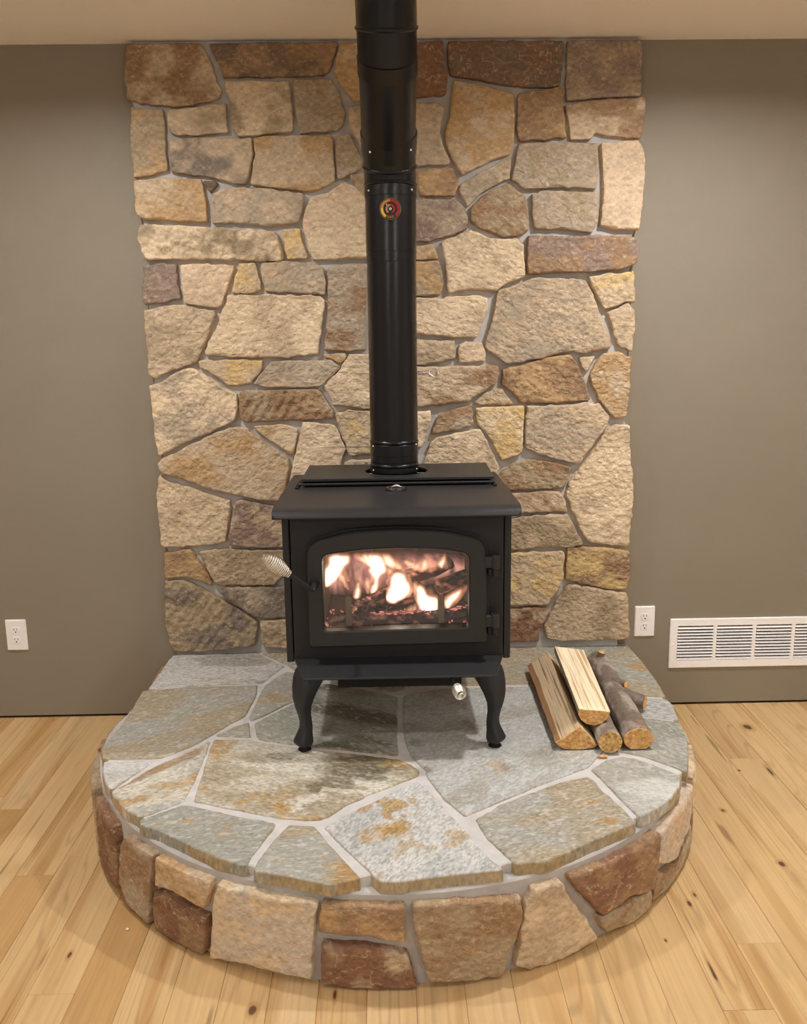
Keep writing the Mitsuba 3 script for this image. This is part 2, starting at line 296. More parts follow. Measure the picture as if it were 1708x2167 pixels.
('tan','orange',5,38,[(-0.548,1.136),(-0.511,1.124),(-0.463,1.085),(-0.368,1.012),(-0.367,0.984),(-0.378,0.907),(-0.385,0.856),(-0.479,0.863),(-0.669,0.911),(-0.749,0.946),(-0.840,0.975),(-0.843,1.003),(-0.826,1.019),(-0.714,1.073),(-0.625,1.115)]),
('light','tan',6,34,[(-0.843,0.960),(-0.822,0.939),(-0.729,0.910),(-0.659,0.882),(-0.588,0.862),(-0.587,0.844),(-0.602,0.765),(-0.614,0.705),(-0.697,0.694),(-0.842,0.690),(-0.851,0.699),(-0.855,0.802),(-0.856,0.894)]),
('purple','tan',6,34,[(-0.568,0.857),(-0.552,0.864),(-0.440,0.841),(-0.373,0.826),(-0.379,0.682),(-0.493,0.681),(-0.597,0.695),(-0.600,0.719),(-0.579,0.816)]),
('orange','brown',4,30,[(-0.842,0.666),(-0.748,0.679),(-0.727,0.646),(-0.693,0.598),(-0.671,0.550),(-0.678,0.540),(-0.714,0.555),(-0.772,0.573),(-0.846,0.572)]),
('olive','tan',4,32,[(-0.714,0.667),(-0.652,0.675),(-0.402,0.668),(-0.379,0.668),(-0.406,0.569),(-0.439,0.536),(-0.568,0.538),(-0.655,0.540),(-0.668,0.559),(-0.688,0.612)]),
('olive','darkgrey',9,36,[(-0.847,0.555),(-0.783,0.557),(-0.751,0.546),(-0.698,0.512),(-0.618,0.467),(-0.551,0.422),(-0.508,0.388),(-0.513,0.329),(-0.519,0.300),(-0.599,0.287),(-0.721,0.277),(-0.828,0.279),(-0.846,0.311),(-0.856,0.380),(-0.852,0.476)]),
('darkgrey','grey',4,32,[(-0.638,0.511),(-0.619,0.527),(-0.408,0.526),(-0.339,0.524),(-0.343,0.404),(-0.412,0.405),(-0.514,0.405),(-0.550,0.437),(-0.617,0.482)]),
('tan','olive',8,32,[(-0.496,0.392),(-0.408,0.395),(-0.343,0.394),(-0.347,0.282),(-0.478,0.287),(-0.495,0.309),(-0.496,0.353)]),
('tan','grey',4,38,[(0.404,1.605),(0.478,1.630),(0.536,1.647),(0.632,1.646),(0.712,1.637),(0.734,1.606),(0.769,1.517),(0.810,1.417),(0.808,1.401),(0.719,1.384),(0.670,1.392),(0.557,1.367),(0.439,1.350),(0.406,1.369),(0.357,1.407),(0.362,1.449),(0.378,1.486),(0.394,1.559)]),
('tan','olive',4,32,[(0.798,1.525),(0.870,1.555),(0.892,1.532),(0.895,1.463),(0.887,1.390),(0.848,1.403),(0.837,1.417),(0.816,1.475)]),
('light','tan',4,34,[(0.037,1.578),(0.114,1.583),(0.202,1.582),(0.250,1.591),(0.340,1.589),(0.364,1.580),(0.362,1.538),(0.346,1.497),(0.325,1.447),(0.298,1.445),(0.207,1.451),(0.116,1.460),(0.036,1.459)]),
('olive','tan',6,32,[(0.035,1.435),(0.116,1.437),(0.247,1.432),(0.250,1.398),(0.247,1.372),(0.201,1.359),(0.115,1.349),(0.034,1.348)]),
('tan','light',3,30,[(0.266,1.419),(0.287,1.429),(0.346,1.426),(0.355,1.397),(0.357,1.359),(0.266,1.356),(0.263,1.393)]),
('tan','brown',4,36,[(0.034,1.337),(0.125,1.339),(0.287,1.342),(0.401,1.343),(0.404,1.311),(0.399,1.284),(0.358,1.258),(0.298,1.221),(0.206,1.206),(0.116,1.198),(0.032,1.198)]),
('brown','orange',6,36,[(0.423,1.327),(0.504,1.347),(0.584,1.372),(0.665,1.376),(0.693,1.339),(0.719,1.280),(0.740,1.220),(0.740,1.215),(0.615,1.208),(0.489,1.210),(0.456,1.246),(0.418,1.278),(0.420,1.311)]),
('light','tan',2,26,[(0.698,1.366),(0.755,1.370),(0.724,1.314),(0.715,1.333)]),
('orange','tan',5,36,[(0.784,1.380),(0.844,1.385),(0.888,1.363),(0.882,1.304),(0.885,1.218),(0.877,1.153),(0.835,1.148),(0.796,1.187),(0.750,1.263),(0.738,1.296),(0.758,1.338)]),
('light','grey',6,30,[(0.032,1.181),(0.159,1.182),(0.159,1.147),(0.140,1.076),(0.120,1.049),(0.030,1.050)]),
('tan','orange',4,28,[(0.320,1.210),(0.358,1.242),(0.396,1.260),(0.418,1.257),(0.459,1.208),(0.451,1.202),(0.331,1.204)]),
('brown','grey',3,30,[(0.189,1.163),(0.244,1.189),(0.304,1.202),(0.312,1.161),(0.312,1.128),(0.249,1.113),(0.167,1.098),(0.176,1.136)]),
('light','yellow',5,32,[(0.326,1.191),(0.498,1.195),(0.499,1.120),(0.494,1.026),(0.481,1.016),(0.420,1.000),(0.398,1.039),(0.364,1.100),(0.331,1.131)]),
('tan','light',4,32,[(0.178,1.081),(0.266,1.102),(0.342,1.114),(0.365,1.067),(0.398,1.000),(0.412,0.967),(0.404,0.950),(0.343,0.872),(0.121,0.876),(0.139,0.999),(0.161,1.065)]),
('tan','grey',6,38,[(0.511,1.196),(0.615,1.197),(0.697,1.199),(0.724,1.204),(0.774,1.198),(0.811,1.154),(0.811,1.132),(0.772,1.072),(0.729,1.017),(0.708,0.981),(0.691,0.982),(0.619,1.002),(0.541,1.026),(0.508,1.048),(0.507,1.103)]),
('light','tan',5,38,[(0.791,1.081),(0.835,1.119),(0.891,1.118),(0.895,1.030),(0.911,0.902),(0.912,0.809),(0.906,0.721),(0.904,0.666),(0.832,0.672),(0.753,0.681),(0.744,0.690),(0.714,0.747),(0.685,0.804),(0.664,0.860),(0.665,0.892),(0.682,0.924),(0.722,0.974),(0.766,1.032)]),
('brown','olive',5,34,[(0.421,0.951),(0.468,0.987),(0.527,0.997),(0.599,0.989),(0.681,0.965),(0.673,0.938),(0.647,0.892),(0.565,0.887),(0.483,0.886),(0.456,0.886),(0.392,0.915)]),
('tan','brown',4,30,[(0.392,0.869),(0.483,0.872),(0.620,0.879),(0.638,0.874),(0.662,0.837),(0.667,0.799),(0.603,0.801),(0.471,0.798),(0.407,0.799)]),
('olive','tan',4,34,[(0.466,0.775),(0.498,0.781),(0.603,0.789),(0.672,0.785),(0.706,0.719),(0.728,0.676),(0.723,0.667),(0.670,0.663),(0.569,0.665),(0.486,0.659),(0.417,0.663),(0.416,0.752)]),
('tan','yellow',5,34,[(0.461,0.643),(0.555,0.644),(0.652,0.645),(0.662,0.635),(0.657,0.540),(0.633,0.487),(0.601,0.439),(0.512,0.438),(0.419,0.440),(0.417,0.642)]),
('brown','yellow',6,32,[(0.675,0.658),(0.791,0.661),(0.900,0.645),(0.910,0.631),(0.913,0.540),(0.901,0.492),(0.852,0.495),(0.767,0.509),(0.669,0.537),(0.670,0.602)]),
('tan','olive',5,36,[(0.681,0.515),(0.753,0.504),(0.899,0.477),(0.911,0.462),(0.909,0.389),(0.919,0.325),(0.915,0.296),(0.821,0.290),(0.651,0.294),(0.599,0.305),(0.593,0.356),(0.611,0.390),(0.638,0.458)]),
('redbrown','tan',5,30,[(0.419,0.423),(0.559,0.425),(0.601,0.425),(0.597,0.391),(0.575,0.327),(0.571,0.293),(0.491,0.292),(0.420,0.296)]),
('tan','grey',4,30,[(-0.319,0.867),(-0.039,0.871),(-0.026,0.618),(-0.354,0.624)]),
('olive','tan',4,30,[(0.005,0.871),(0.347,0.865),(0.374,0.775),(0.366,0.611),(0.000,0.617)]),
('brown','tan',4,30,[(-0.311,0.595),(0.062,0.589),(0.041,0.280),(-0.313,0.283)]),
('tan','light',4,30,[(0.098,0.588),(0.384,0.583),(0.377,0.282),(0.077,0.283)]),
]
SLABS = [  # colour, second colour, rust, streak angle, relief mm, outline (x, y) on the hearth
('sgrey','slight',0,10,3,[(-0.839,-0.046),(-0.684,-0.039),(-0.512,-0.033),(-0.476,-0.087),(-0.409,-0.163),(-0.395,-0.178),(-0.428,-0.258),(-0.455,-0.340),(-0.607,-0.345),(-0.749,-0.357),(-0.849,-0.370),(-0.847,-0.276),(-0.843,-0.168)]),
('sgrey','solive',0,28,3,[(-0.846,-0.383),(-0.652,-0.362),(-0.469,-0.356),(-0.463,-0.432),(-0.467,-0.535),(-0.475,-0.616),(-0.512,-0.671),(-0.554,-0.748),(-0.602,-0.821),(-0.675,-0.893),(-0.767,-0.893),(-0.844,-0.889),(-0.868,-0.827),(-0.864,-0.772),(-0.856,-0.655),(-0.859,-0.482),(-0.864,-0.386)]),
('slight','slight',0,0,1,[(-0.837,-0.907),(-0.765,-0.901),(-0.691,-0.909),(-0.711,-0.954),(-0.757,-1.062),(-0.769,-1.073),(-0.799,-1.022),(-0.821,-0.965)]),
('spale','sgrey',0.4,25,2,[(-0.552,-0.781),(-0.547,-0.868),(-0.548,-0.945),(-0.548,-1.040),(-0.551,-1.093),(-0.555,-1.143),(-0.597,-1.180),(-0.650,-1.221),(-0.708,-1.165),(-0.762,-1.084),(-0.728,-1.033),(-0.682,-0.943),(-0.629,-0.882)]),
('sgrey','solive',0,10,2,[(-0.453,-0.659),(-0.432,-0.768),(-0.545,-0.753),(-0.500,-0.692)]),
('sgrey','sgrey',0.3,10,2,[(-0.446,-0.366),(-0.418,-0.298),(-0.380,-0.240),(-0.344,-0.249),(-0.324,-0.353),(-0.316,-0.486),(-0.357,-0.535),(-0.411,-0.614),(-0.450,-0.649),(-0.461,-0.622),(-0.453,-0.502)]),
('sgreen','sdark',0,-30,4,[(-0.438,-0.670),(-0.356,-0.558),(-0.296,-0.492),(-0.278,-0.379),(-0.230,-0.356),(-0.113,-0.408),(-0.002,-0.471),(0.019,-0.484),(0.014,-0.725),(0.015,-0.842),(0.016,-0.908),(-0.099,-0.876),(-0.269,-0.832),(-0.387,-0.792),(-0.409,-0.778)]),
('spale','solive',0.45,-15,5,[(-0.543,-0.775),(-0.429,-0.790),(-0.277,-0.856),(-0.102,-0.897),(0.018,-0.935),(0.057,-0.973),(0.073,-1.002),(0.071,-1.029),(0.016,-1.069),(-0.059,-1.124),(-0.129,-1.184),(-0.163,-1.231),(-0.186,-1.248),(-0.233,-1.246),(-0.290,-1.235),(-0.417,-1.186),(-0.526,-1.143),(-0.529,-1.109),(-0.535,-0.978),(-0.542,-0.841)]),
('sblue','sgrey',0,40,2,[(0.039,-0.477),(0.182,-0.419),(0.422,-0.418),(0.686,-0.427),(0.704,-0.617),(0.682,-0.822),(0.590,-0.940),(0.551,-1.001),(0.390,-1.100),(0.280,-1.177),(0.179,-1.248),(0.133,-1.159),(0.095,-1.043),(0.091,-1.003),(0.068,-0.951),(0.048,-0.901),(0.036,-0.792),(0.034,-0.657)]),
('solive','sgreen',0.1,-25,4,[(0.311,-0.074),(0.475,-0.009),(0.707,-0.006),(0.920,-0.007),(0.928,-0.206),(0.926,-0.389),(0.916,-0.528),(0.819,-0.507),(0.693,-0.394),(0.479,-0.391),(0.421,-0.393),(0.281,-0.394),(0.190,-0.394),(0.174,-0.261)]),
('sblue','sgrey',0,-10,2,[(0.815,-0.523),(0.912,-0.547),(0.918,-0.597),(0.899,-0.712),(0.821,-0.680),(0.768,-0.664),(0.744,-0.581)]),
('sgrey','sgreen',0,-50,4,[(0.817,-0.694),(0.895,-0.726),(0.884,-0.831),(0.859,-0.922),(0.815,-1.045),(0.782,-1.005),(0.730,-0.952),(0.681,-0.920),(0.646,-0.907),(0.697,-0.790),(0.770,-0.685)]),
('sgrey','slight',0,-20,4,[(0.554,-1.018),(0.606,-0.963),(0.663,-0.945),(0.695,-0.959),(0.747,-1.011),(0.794,-1.057),(0.771,-1.117),(0.728,-1.180),(0.672,-1.233),(0.619,-1.271),(0.606,-1.231),(0.590,-1.167),(0.575,-1.093)]),
('solive','sgrey',0.25,20,3,[(0.205,-1.260),(0.276,-1.196),(0.356,-1.143),(0.461,-1.081),(0.534,-1.057),(0.546,-1.069),(0.561,-1.148),(0.591,-1.233),(0.604,-1.293),(0.540,-1.334),(0.470,-1.377),(0.390,-1.426),(0.353,-1.449),(0.278,-1.457),(0.258,-1.420),(0.224,-1.343)]),
('sblue','slight',0.75,60,3,[(-0.173,-1.283),(-0.127,-1.230),(-0.058,-1.172),(0.016,-1.103),(0.065,-1.064),(0.087,-1.095),(0.120,-1.172),(0.144,-1.241),(0.171,-1.294),(0.192,-1.357),(0.226,-1.439),(0.249,-1.478),(0.167,-1.490),(0.072,-1.502),(0.010,-1.515),(-0.034,-1.514),(-0.043,-1.498),(-0.069,-1.454),(-0.110,-1.391),(-0.140,-1.343)]),
('sgrey','solive',0.2,5,4,[(-0.262,-1.269),(-0.199,-1.278),(-0.189,-1.296),(-0.122,-1.420),(-0.076,-1.499),(-0.145,-1.521),(-0.241,-1.485),(-0.325,-1.461),(-0.320,-1.422),(-0.292,-1.326)]),
('sgreen','sgrey',0.1,15,5,[(-0.645,-1.228),(-0.550,-1.165),(-0.521,-1.169),(-0.431,-1.207),(-0.356,-1.237),(-0.297,-1.259),(-0.301,-1.287),(-0.320,-1.345),(-0.333,-1.396),(-0.345,-1.440),(-0.411,-1.413),(-0.489,-1.353),(-0.577,-1.288),(-0.643,-1.248)]),
('sgrey','solive',0.1,5,3,[(-0.502,-0.040),(-0.124,-0.030),(0.184,-0.025),(0.159,-0.283),(0.034,-0.428),(-0.002,-0.434),(-0.114,-0.370),(-0.233,-0.316),(-0.321,-0.272),(-0.390,-0.166),(-0.453,-0.094)]),
]
RISER_STONES = [  # colour, second colour, relief mm, outline (arc length from the middle, z)
('brown','grey',6,[(-0.779,0.212),(-0.709,0.212),(-0.651,0.212),(-0.667,0.157),(-0.688,0.049),(-0.694,0.008),(-0.783,0.008),(-0.834,0.028),(-0.840,0.100),(-0.821,0.166)]),
('orange','tan',4,[(-0.639,0.212),(-0.569,0.212),(-0.491,0.212),(-0.456,0.212),(-0.462,0.179),(-0.480,0.137),(-0.536,0.144),(-0.605,0.145),(-0.651,0.134)]),
('redbrown','brown',3,[(-0.659,0.111),(-0.593,0.123),(-0.525,0.114),(-0.476,0.113),(-0.482,0.068),(-0.490,0.007),(-0.554,0.006),(-0.667,0.009),(-0.668,0.058)]),
('pale','light',3,[(-0.434,0.211),(-0.347,0.212),(-0.249,0.212),(-0.184,0.212),(-0.194,0.137),(-0.201,0.061),(-0.205,0.017),(-0.267,0.021),(-0.358,0.023),(-0.470,0.006),(-0.463,0.075),(-0.452,0.151)]),
('brown','orange',4,[(-0.172,0.212),(-0.077,0.212),(0.015,0.212),(0.014,0.167),(0.016,0.124),(-0.070,0.140),(-0.180,0.142),(-0.176,0.189)]),
('redbrown','tan',4,[(-0.174,0.110),(-0.070,0.110),(0.018,0.092),(0.031,0.041),(0.039,0.006),(-0.028,0.006),(-0.118,0.006),(-0.177,0.008),(-0.178,0.064)]),
('olive','brown',4,[(0.033,0.212),(0.135,0.212),(0.283,0.196),(0.291,0.162),(0.275,0.101),(0.251,0.041),(0.242,0.006),(0.158,0.012),(0.072,0.018),(0.055,0.072),(0.038,0.152)]),
('tan','light',5,[(0.317,0.212),(0.358,0.212),(0.391,0.210),(0.432,0.136),(0.481,0.066),(0.509,0.018),(0.436,0.007),(0.369,0.006),(0.311,0.006),(0.276,0.025),(0.285,0.088),(0.303,0.184)]),
('brown','redbrown',5,[(0.421,0.211),(0.553,0.210),(0.742,0.207),(0.756,0.171),(0.736,0.048),(0.634,0.081),(0.526,0.077),(0.479,0.129),(0.436,0.180)]),
('olive','brown',4,[(0.513,0.072),(0.560,0.071),(0.720,0.056),(0.732,0.027),(0.726,0.006),(0.639,0.006),(0.542,0.020),(0.520,0.050)]),
('redbrown','brown',5,[(-1.050,0.205),(-0.960,0.212),(-0.860,0.208),(-0.848,0.140),(-0.855,0.030),(-0.950,0.006),(-1.060,0.010)]),
('pale','pink',5,[(0.755,0.200),(0.800,0.212),(1.020,0.212),(1.050,0.195),(1.050,0.090),(1.000,0.078),(0.960,0.088),(0.880,0.063),(0.800,0.090),(0.750,0.120)]),
('olive','brown',4,[(0.747,0.090),(0.800,0.065),(0.880,0.045),(0.960,0.065),(1.000,0.060),(1.060,0.075),(1.070,0.006),(0.820,0.006),(0.738,0.019)]),
('tan','light',5,[(1.070,0.210),(1.280,0.210),(1.285,0.100),(1.070,0.095)]),
('brown','olive',4,[(1.090,0.080),(1.280,0.085),(1.280,0.006),(1.090,0.006)]),
('olive','tan',4,[(1.300,0.210),(1.580,0.205),(1.570,0.006),(1.305,0.006)]),
('tan','grey',4,[(1.600,0.210),(1.850,0.210),(1.860,0.120),(1.600,0.110)]),
('redbrown','tan',4,[(1.590,0.090),(1.860,0.100),(1.860,0.006),(1.590,0.006)]),
('olive','brown',4,[(1.880,0.210),(2.030,0.210),(2.030,0.006),(1.880,0.006)]),
('tan','olive',4,[(-1.080,0.210),(-1.330,0.205),(-1.320,0.006),(-1.080,0.006)]),
('brown','tan',4,[(-1.350,0.210),(-1.620,0.210),(-1.610,0.110),(-1.345,0.120)]),
('olive','grey',4,[(-1.345,0.100),(-1.610,0.090),(-1.600,0.006),(-1.345,0.006)]),
('grey','tan',4,[(-1.640,0.210),(-1.850,0.200),(-1.850,0.006),(-1.630,0.006)]),
('redbrown','brown',4,[(-1.870,0.210),(-2.030,0.210),(-2.030,0.006),(-1.870,0.006)]),
]
FLAMES = [  # kind (b: sheets painting the glow haze behind), distance y, outline (x, z)
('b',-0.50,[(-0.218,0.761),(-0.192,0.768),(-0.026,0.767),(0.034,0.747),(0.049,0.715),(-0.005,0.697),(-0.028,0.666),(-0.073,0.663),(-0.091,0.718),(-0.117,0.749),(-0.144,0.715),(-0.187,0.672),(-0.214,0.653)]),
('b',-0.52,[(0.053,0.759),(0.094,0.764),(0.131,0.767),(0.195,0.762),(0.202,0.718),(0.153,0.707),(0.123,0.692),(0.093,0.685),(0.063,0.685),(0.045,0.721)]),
('w',-0.60,[(-0.190,0.791),(-0.125,0.792),(-0.122,0.769),(-0.139,0.753),(-0.154,0.723),(-0.184,0.693),(-0.206,0.682),(-0.208,0.743),(-0.189,0.758)]),
('w',-0.62,[(-0.075,0.796),(-0.025,0.795),(-0.011,0.756),(-0.008,0.737),(-0.033,0.726),(-0.040,0.678),(-0.060,0.661),(-0.063,0.685),(-0.044,0.715),(-0.069,0.742),(-0.054,0.760)]),
('w',-0.64,[(-0.098,0.716),(-0.106,0.692),(-0.114,0.670),(-0.111,0.660),(-0.100,0.657),(-0.091,0.669),(-0.091,0.696)]),
('w',-0.63,[(0.017,0.743),(-0.003,0.725),(0.000,0.695),(-0.013,0.672),(-0.017,0.648),(0.009,0.634),(0.031,0.649),(0.056,0.664),(0.064,0.690),(0.051,0.716),(0.046,0.735)]),
('w',-0.66,[(0.077,0.706),(0.103,0.703),(0.113,0.672),(0.145,0.667),(0.149,0.637),(0.141,0.611),(0.120,0.602),(0.102,0.606),(0.087,0.631),(0.081,0.661)]),
('w',-0.65,[(0.168,0.658),(0.196,0.678),(0.225,0.691),(0.214,0.667),(0.193,0.641),(0.171,0.619)]),
('o',-0.58,[(0.046,0.764),(0.059,0.761),(0.071,0.749),(0.106,0.766),(0.117,0.771),(0.123,0.739),(0.106,0.720),(0.080,0.728),(0.062,0.744)]),
('o',-0.58,[(0.147,0.782),(0.161,0.767),(0.176,0.774),(0.189,0.728),(0.161,0.738),(0.147,0.746),(0.158,0.757)]),
('o',-0.68,[(-0.118,0.645),(-0.102,0.648),(-0.095,0.629),(-0.089,0.607),(-0.060,0.610),(-0.071,0.595),(-0.114,0.594)]),
('o',-0.66,[(0.044,0.624),(0.059,0.637),(0.071,0.639),(0.077,0.650),(0.084,0.623),(0.066,0.620)]),
('o',-0.58,[(-0.182,0.741),(-0.169,0.752),(-0.151,0.733),(-0.135,0.698),(-0.129,0.667),(-0.142,0.675),(-0.152,0.702),(-0.170,0.714)]),
('o',-0.55,[(-0.055,0.777),(-0.026,0.778),(0.004,0.772),(0.029,0.743),(0.052,0.731),(0.092,0.707),(0.070,0.708),(0.033,0.722),(-0.004,0.740),(-0.034,0.729)]),
('o',-0.57,[(0.107,0.780),(0.129,0.776),(0.144,0.759),(0.154,0.732),(0.128,0.713),(0.110,0.733),(0.118,0.756)]),
('w',-0.59,[(0.046,0.768),(0.062,0.760),(0.080,0.754),(0.069,0.746),(0.051,0.752)]),
('w',-0.59,[(0.150,0.753),(0.164,0.771),(0.172,0.782),(0.175,0.763),(0.168,0.745),(0.161,0.737)]),
('w',-0.60,[(-0.087,0.789),(-0.069,0.791),(-0.055,0.770),(-0.041,0.744),(-0.055,0.740),(-0.073,0.759)]),
('o',-0.60,[(0.058,0.730),(0.069,0.715),(0.065,0.689),(0.075,0.669),(0.060,0.651),(0.042,0.640),(0.053,0.678),(0.050,0.704)]),
('o',-0.63,[(0.068,0.701),(0.078,0.708),(0.089,0.693),(0.082,0.663),(0.089,0.633),(0.076,0.648)]),
('o',-0.62,[(0.115,0.675),(0.126,0.693),(0.131,0.671),(0.151,0.659),(0.140,0.648),(0.118,0.652)]),
('o',-0.64,[(0.150,0.661),(0.175,0.657),(0.223,0.694),(0.246,0.693),(0.223,0.656),(0.197,0.626),(0.168,0.612)]),
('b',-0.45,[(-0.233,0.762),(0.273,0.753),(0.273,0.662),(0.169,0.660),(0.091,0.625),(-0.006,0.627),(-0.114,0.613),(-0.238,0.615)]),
('o',-0.57,[(-0.025,0.783),(-0.003,0.782),(0.018,0.761),(0.044,0.734),(0.018,0.729),(-0.004,0.739),(-0.019,0.754)]),
('o',-0.59,[(-0.022,0.752),(0.003,0.740),(0.029,0.740),(0.051,0.732),(0.054,0.705),(0.061,0.686),(0.046,0.675),(0.028,0.706),(-0.005,0.702),(-0.008,0.729)]),
('o',-0.56,[(-0.155,0.746),(-0.141,0.742),(-0.134,0.715),(-0.128,0.688),(-0.138,0.692),(-0.149,0.716)]),
('o',-0.60,[(-0.078,0.703),(-0.070,0.718),(-0.062,0.691),(-0.066,0.665),(-0.073,0.657)]),
('o',-0.55,[(-0.125,0.779),(-0.077,0.779),(-0.056,0.746),(-0.064,0.731),(-0.089,0.754),(-0.115,0.758)]),
('o',-0.57,[(0.054,0.699),(0.069,0.692),(0.076,0.668),(0.069,0.645),(0.054,0.634),(0.046,0.653),(0.058,0.676)]),
('w',-0.70,[(-0.202,0.599),(-0.195,0.601),(-0.190,0.593),(-0.195,0.588),(-0.200,0.592)]),
('o',-0.72,[(-0.197,0.589),(-0.169,0.594),(-0.136,0.595),(-0.136,0.580),(-0.194,0.578)]),
]
STONE_ID = [palette(a, b, 0.07, (0, r, 0)) for a, b, r, *_ in WALL_STONES]
RISER_ID = [palette(a, b, 0.07, (0, r, 0)) for a, b, r, *_ in RISER_STONES]
SLAB_ID = [palette(a, b, 0.05, (ru, an, r)) for a, b, ru, an, r, *_ in SLABS]
TAB = [mi.Float(np.array(TABLE)[:, k].astype(np.float32)) for k in range(6)]
EXT = [mi.Float(np.array(EXTRA, float)[:, k].astype(np.float32)) for k in range(3)]

def ident(uv):
    return mi.UInt32(uv.x + 0.5)

def stone_colour(p, n, uv):
    i = ident(uv); o = uv.x * 3.17
    a = mi.Color3f(*[dr.gather(mi.Float, t, i) for t in TAB[:3]]); b = mi.Color3f(*[dr.gather(mi.Float, t, i) for t in TAB[3:]])
    w = fbm(p.x * 12 + o, p.y * 12 + 3.0, p.z * 12 + o, 4)
    c = mix(a, b, smoothstep(0.42, 0.64, w))
    g = fbm(p.x * 85 + o, p.y * 85, p.z * 95, 4)
    c = c * (0.62 + 0.76 * g)
    v = dr.abs(fbm(p.x * 26 + o, p.y * 26 + o, p.z * 26, 4) - 0.5)          # pale creases
    c = mix(c, mi.Color3f(0.66, 0.55, 0.38), 0.42 * (1 - smoothstep(0.0, 0.028, v)) * smoothstep(0.36, 0.58, g))
    d = fbm(p.x * 30 + o + 9, p.y * 30, p.z * 44 + 4, 4)
    c = mix(c, mi.Color3f(0.10, 0.075, 0.055), 0.24 * smoothstep(0.60, 0.84, d))   # dark mineral patches
    f = noise(p.x * 240 + o, p.y * 240, p.z * 240)
    return c * (0.90 + 0.2 * f)

def stone_bump(p, n, uv):
    o = uv.x * 3.17
    a = fbm(p.x * 75 + o, p.y * 75, p.z * 85, 4)
    k = dr.abs(fbm(p.x * 30 + o, p.y * 30 + 5, p.z * 42, 3) - 0.5)
    return a * 0.9 + 0.13 * smoothstep(0.0, 0.06, k)

def slab_colour(p, n, uv):
    i = ident(uv); o = uv.x * 2.71
    a = mi.Color3f(*[dr.gather(mi.Float, t, i) for t in TAB[:3]]); b = mi.Color3f(*[dr.gather(mi.Float, t, i) for t in TAB[3:]])
    rust, ang = dr.gather(mi.Float, EXT[0], i), dr.gather(mi.Float, EXT[1], i) * (math.pi / 180)
    u, v = p.x * dr.cos(ang) + p.y * dr.sin(ang), p.y * dr.cos(ang) - p.x * dr.sin(ang)
    w = fbm(u * 5 + o, v * 11 + o, 2.0, 3)
    c = mix(a, b, smoothstep(0.38, 0.64, w))
    s = fbm(u * 110 + o, v * 230, p.z * 60 + o, 4)
    c = c * (0.40 + 0.98 * s)
    r = fbm(u * 8 + o + 5, v * 10 + o, 7.0, 5)
    k = smoothstep(0.68 - 0.16 * rust, 0.78 - 0.14 * rust, r) * smoothstep(0.0, 0.08, rust)
    c = mix(c, mi.Color3f(0.40, 0.235, 0.07) * (0.55 + 0.9 * s), 0.72 * k)
    wx, wy = p.x + 0.10 * (fbm(p.x * 26, p.y * 26, 1.0, 4) - 0.5), p.y + 0.12 * (fbm(p.x * 22, p.y * 22, 5.0, 3) - 0.5)
    for x, y, rx, ry, rgb, amount in SPOTS:
        d = dr.square((wx - x) / rx) + dr.square((wy - y) / ry)
        c = mix(c, mi.Color3f(*rgb) * (0.4 + 1.1 * s), amount * (1 - smoothstep(0.35, 1.25, d)))
    e = dr.abs((p.x + 0.66) * 0.75 - (p.y + 0.955) * 0.66 + 0.02 * (fbm(p.x * 14, p.y * 14, 3.0, 2) - 0.5)) / 0.022     # the brown seam in the left slab
    c = mix(c, mi.Color3f(0.33, 0.20, 0.10) * (0.6 + 0.7 * s), 0.8 * (1 - smoothstep(0.5, 1.1, e)) * smoothstep(-0.77, -0.74, p.x) * (1 - smoothstep(-0.575, -0.55, p.x)))
    q = smoothstep(0.60, 0.76, fbm(u * 60 + o, v * 120 + 8, p.z * 30, 2))
    c = mix(c, mi.Color3f(0.70, 0.70, 0.66), 0.30 * q)
    side = 1 - smoothstep(0.3, 0.75, dr.abs(n.z))                              # the broken edges are iron-stained
    c = mix(c, mi.Color3f(0.37, 0.27, 0.13) * (0.5 + s), 0.8 * side * smoothstep(0.30, 0.55, fbm(p.x * 9, p.y * 9, p.z * 20, 2)))
    return c

RUST, UMBER, CHALK = (0.40, 0.245, 0.07), (0.17, 0.14, 0.085), (0.62, 0.58, 0.50)
SPOTS = [(-0.02, -1.19, 0.040, 0.055, RUST, 0.8), (0.012, -1.285, 0.032, 0.060, RUST, 0.8), (0.05, -1.18, 0.020, 0.035, RUST, 0.75), (0.04, -1.37, 0.05, 0.03, RUST, 0.5), (0.16, -1.36, 0.05, 0.03, RUST, 0.55), (0.285, -1.005, 0.036, 0.046, RUST, 0.42), (-0.405, -0.49, 0.06, 0.05, RUST, 0.5),
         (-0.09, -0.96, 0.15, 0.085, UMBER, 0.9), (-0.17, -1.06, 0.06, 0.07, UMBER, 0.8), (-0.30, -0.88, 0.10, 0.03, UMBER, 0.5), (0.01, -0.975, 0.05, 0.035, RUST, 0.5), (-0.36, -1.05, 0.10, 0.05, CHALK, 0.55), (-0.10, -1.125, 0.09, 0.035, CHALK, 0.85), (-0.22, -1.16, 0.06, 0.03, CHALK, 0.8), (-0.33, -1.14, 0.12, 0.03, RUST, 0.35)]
def slab_bump(p, n, uv):
    i = ident(uv); o = uv.x * 2.71
    ang = dr.gather(mi.Float, EXT[1], i) * (math.pi / 180)
    u, v = p.x * dr.cos(ang) + p.y * dr.sin(ang), p.y * dr.cos(ang) - p.x * dr.sin(ang)
    return fbm(u * 100 + o, v * 210, p.z * 60, 4)

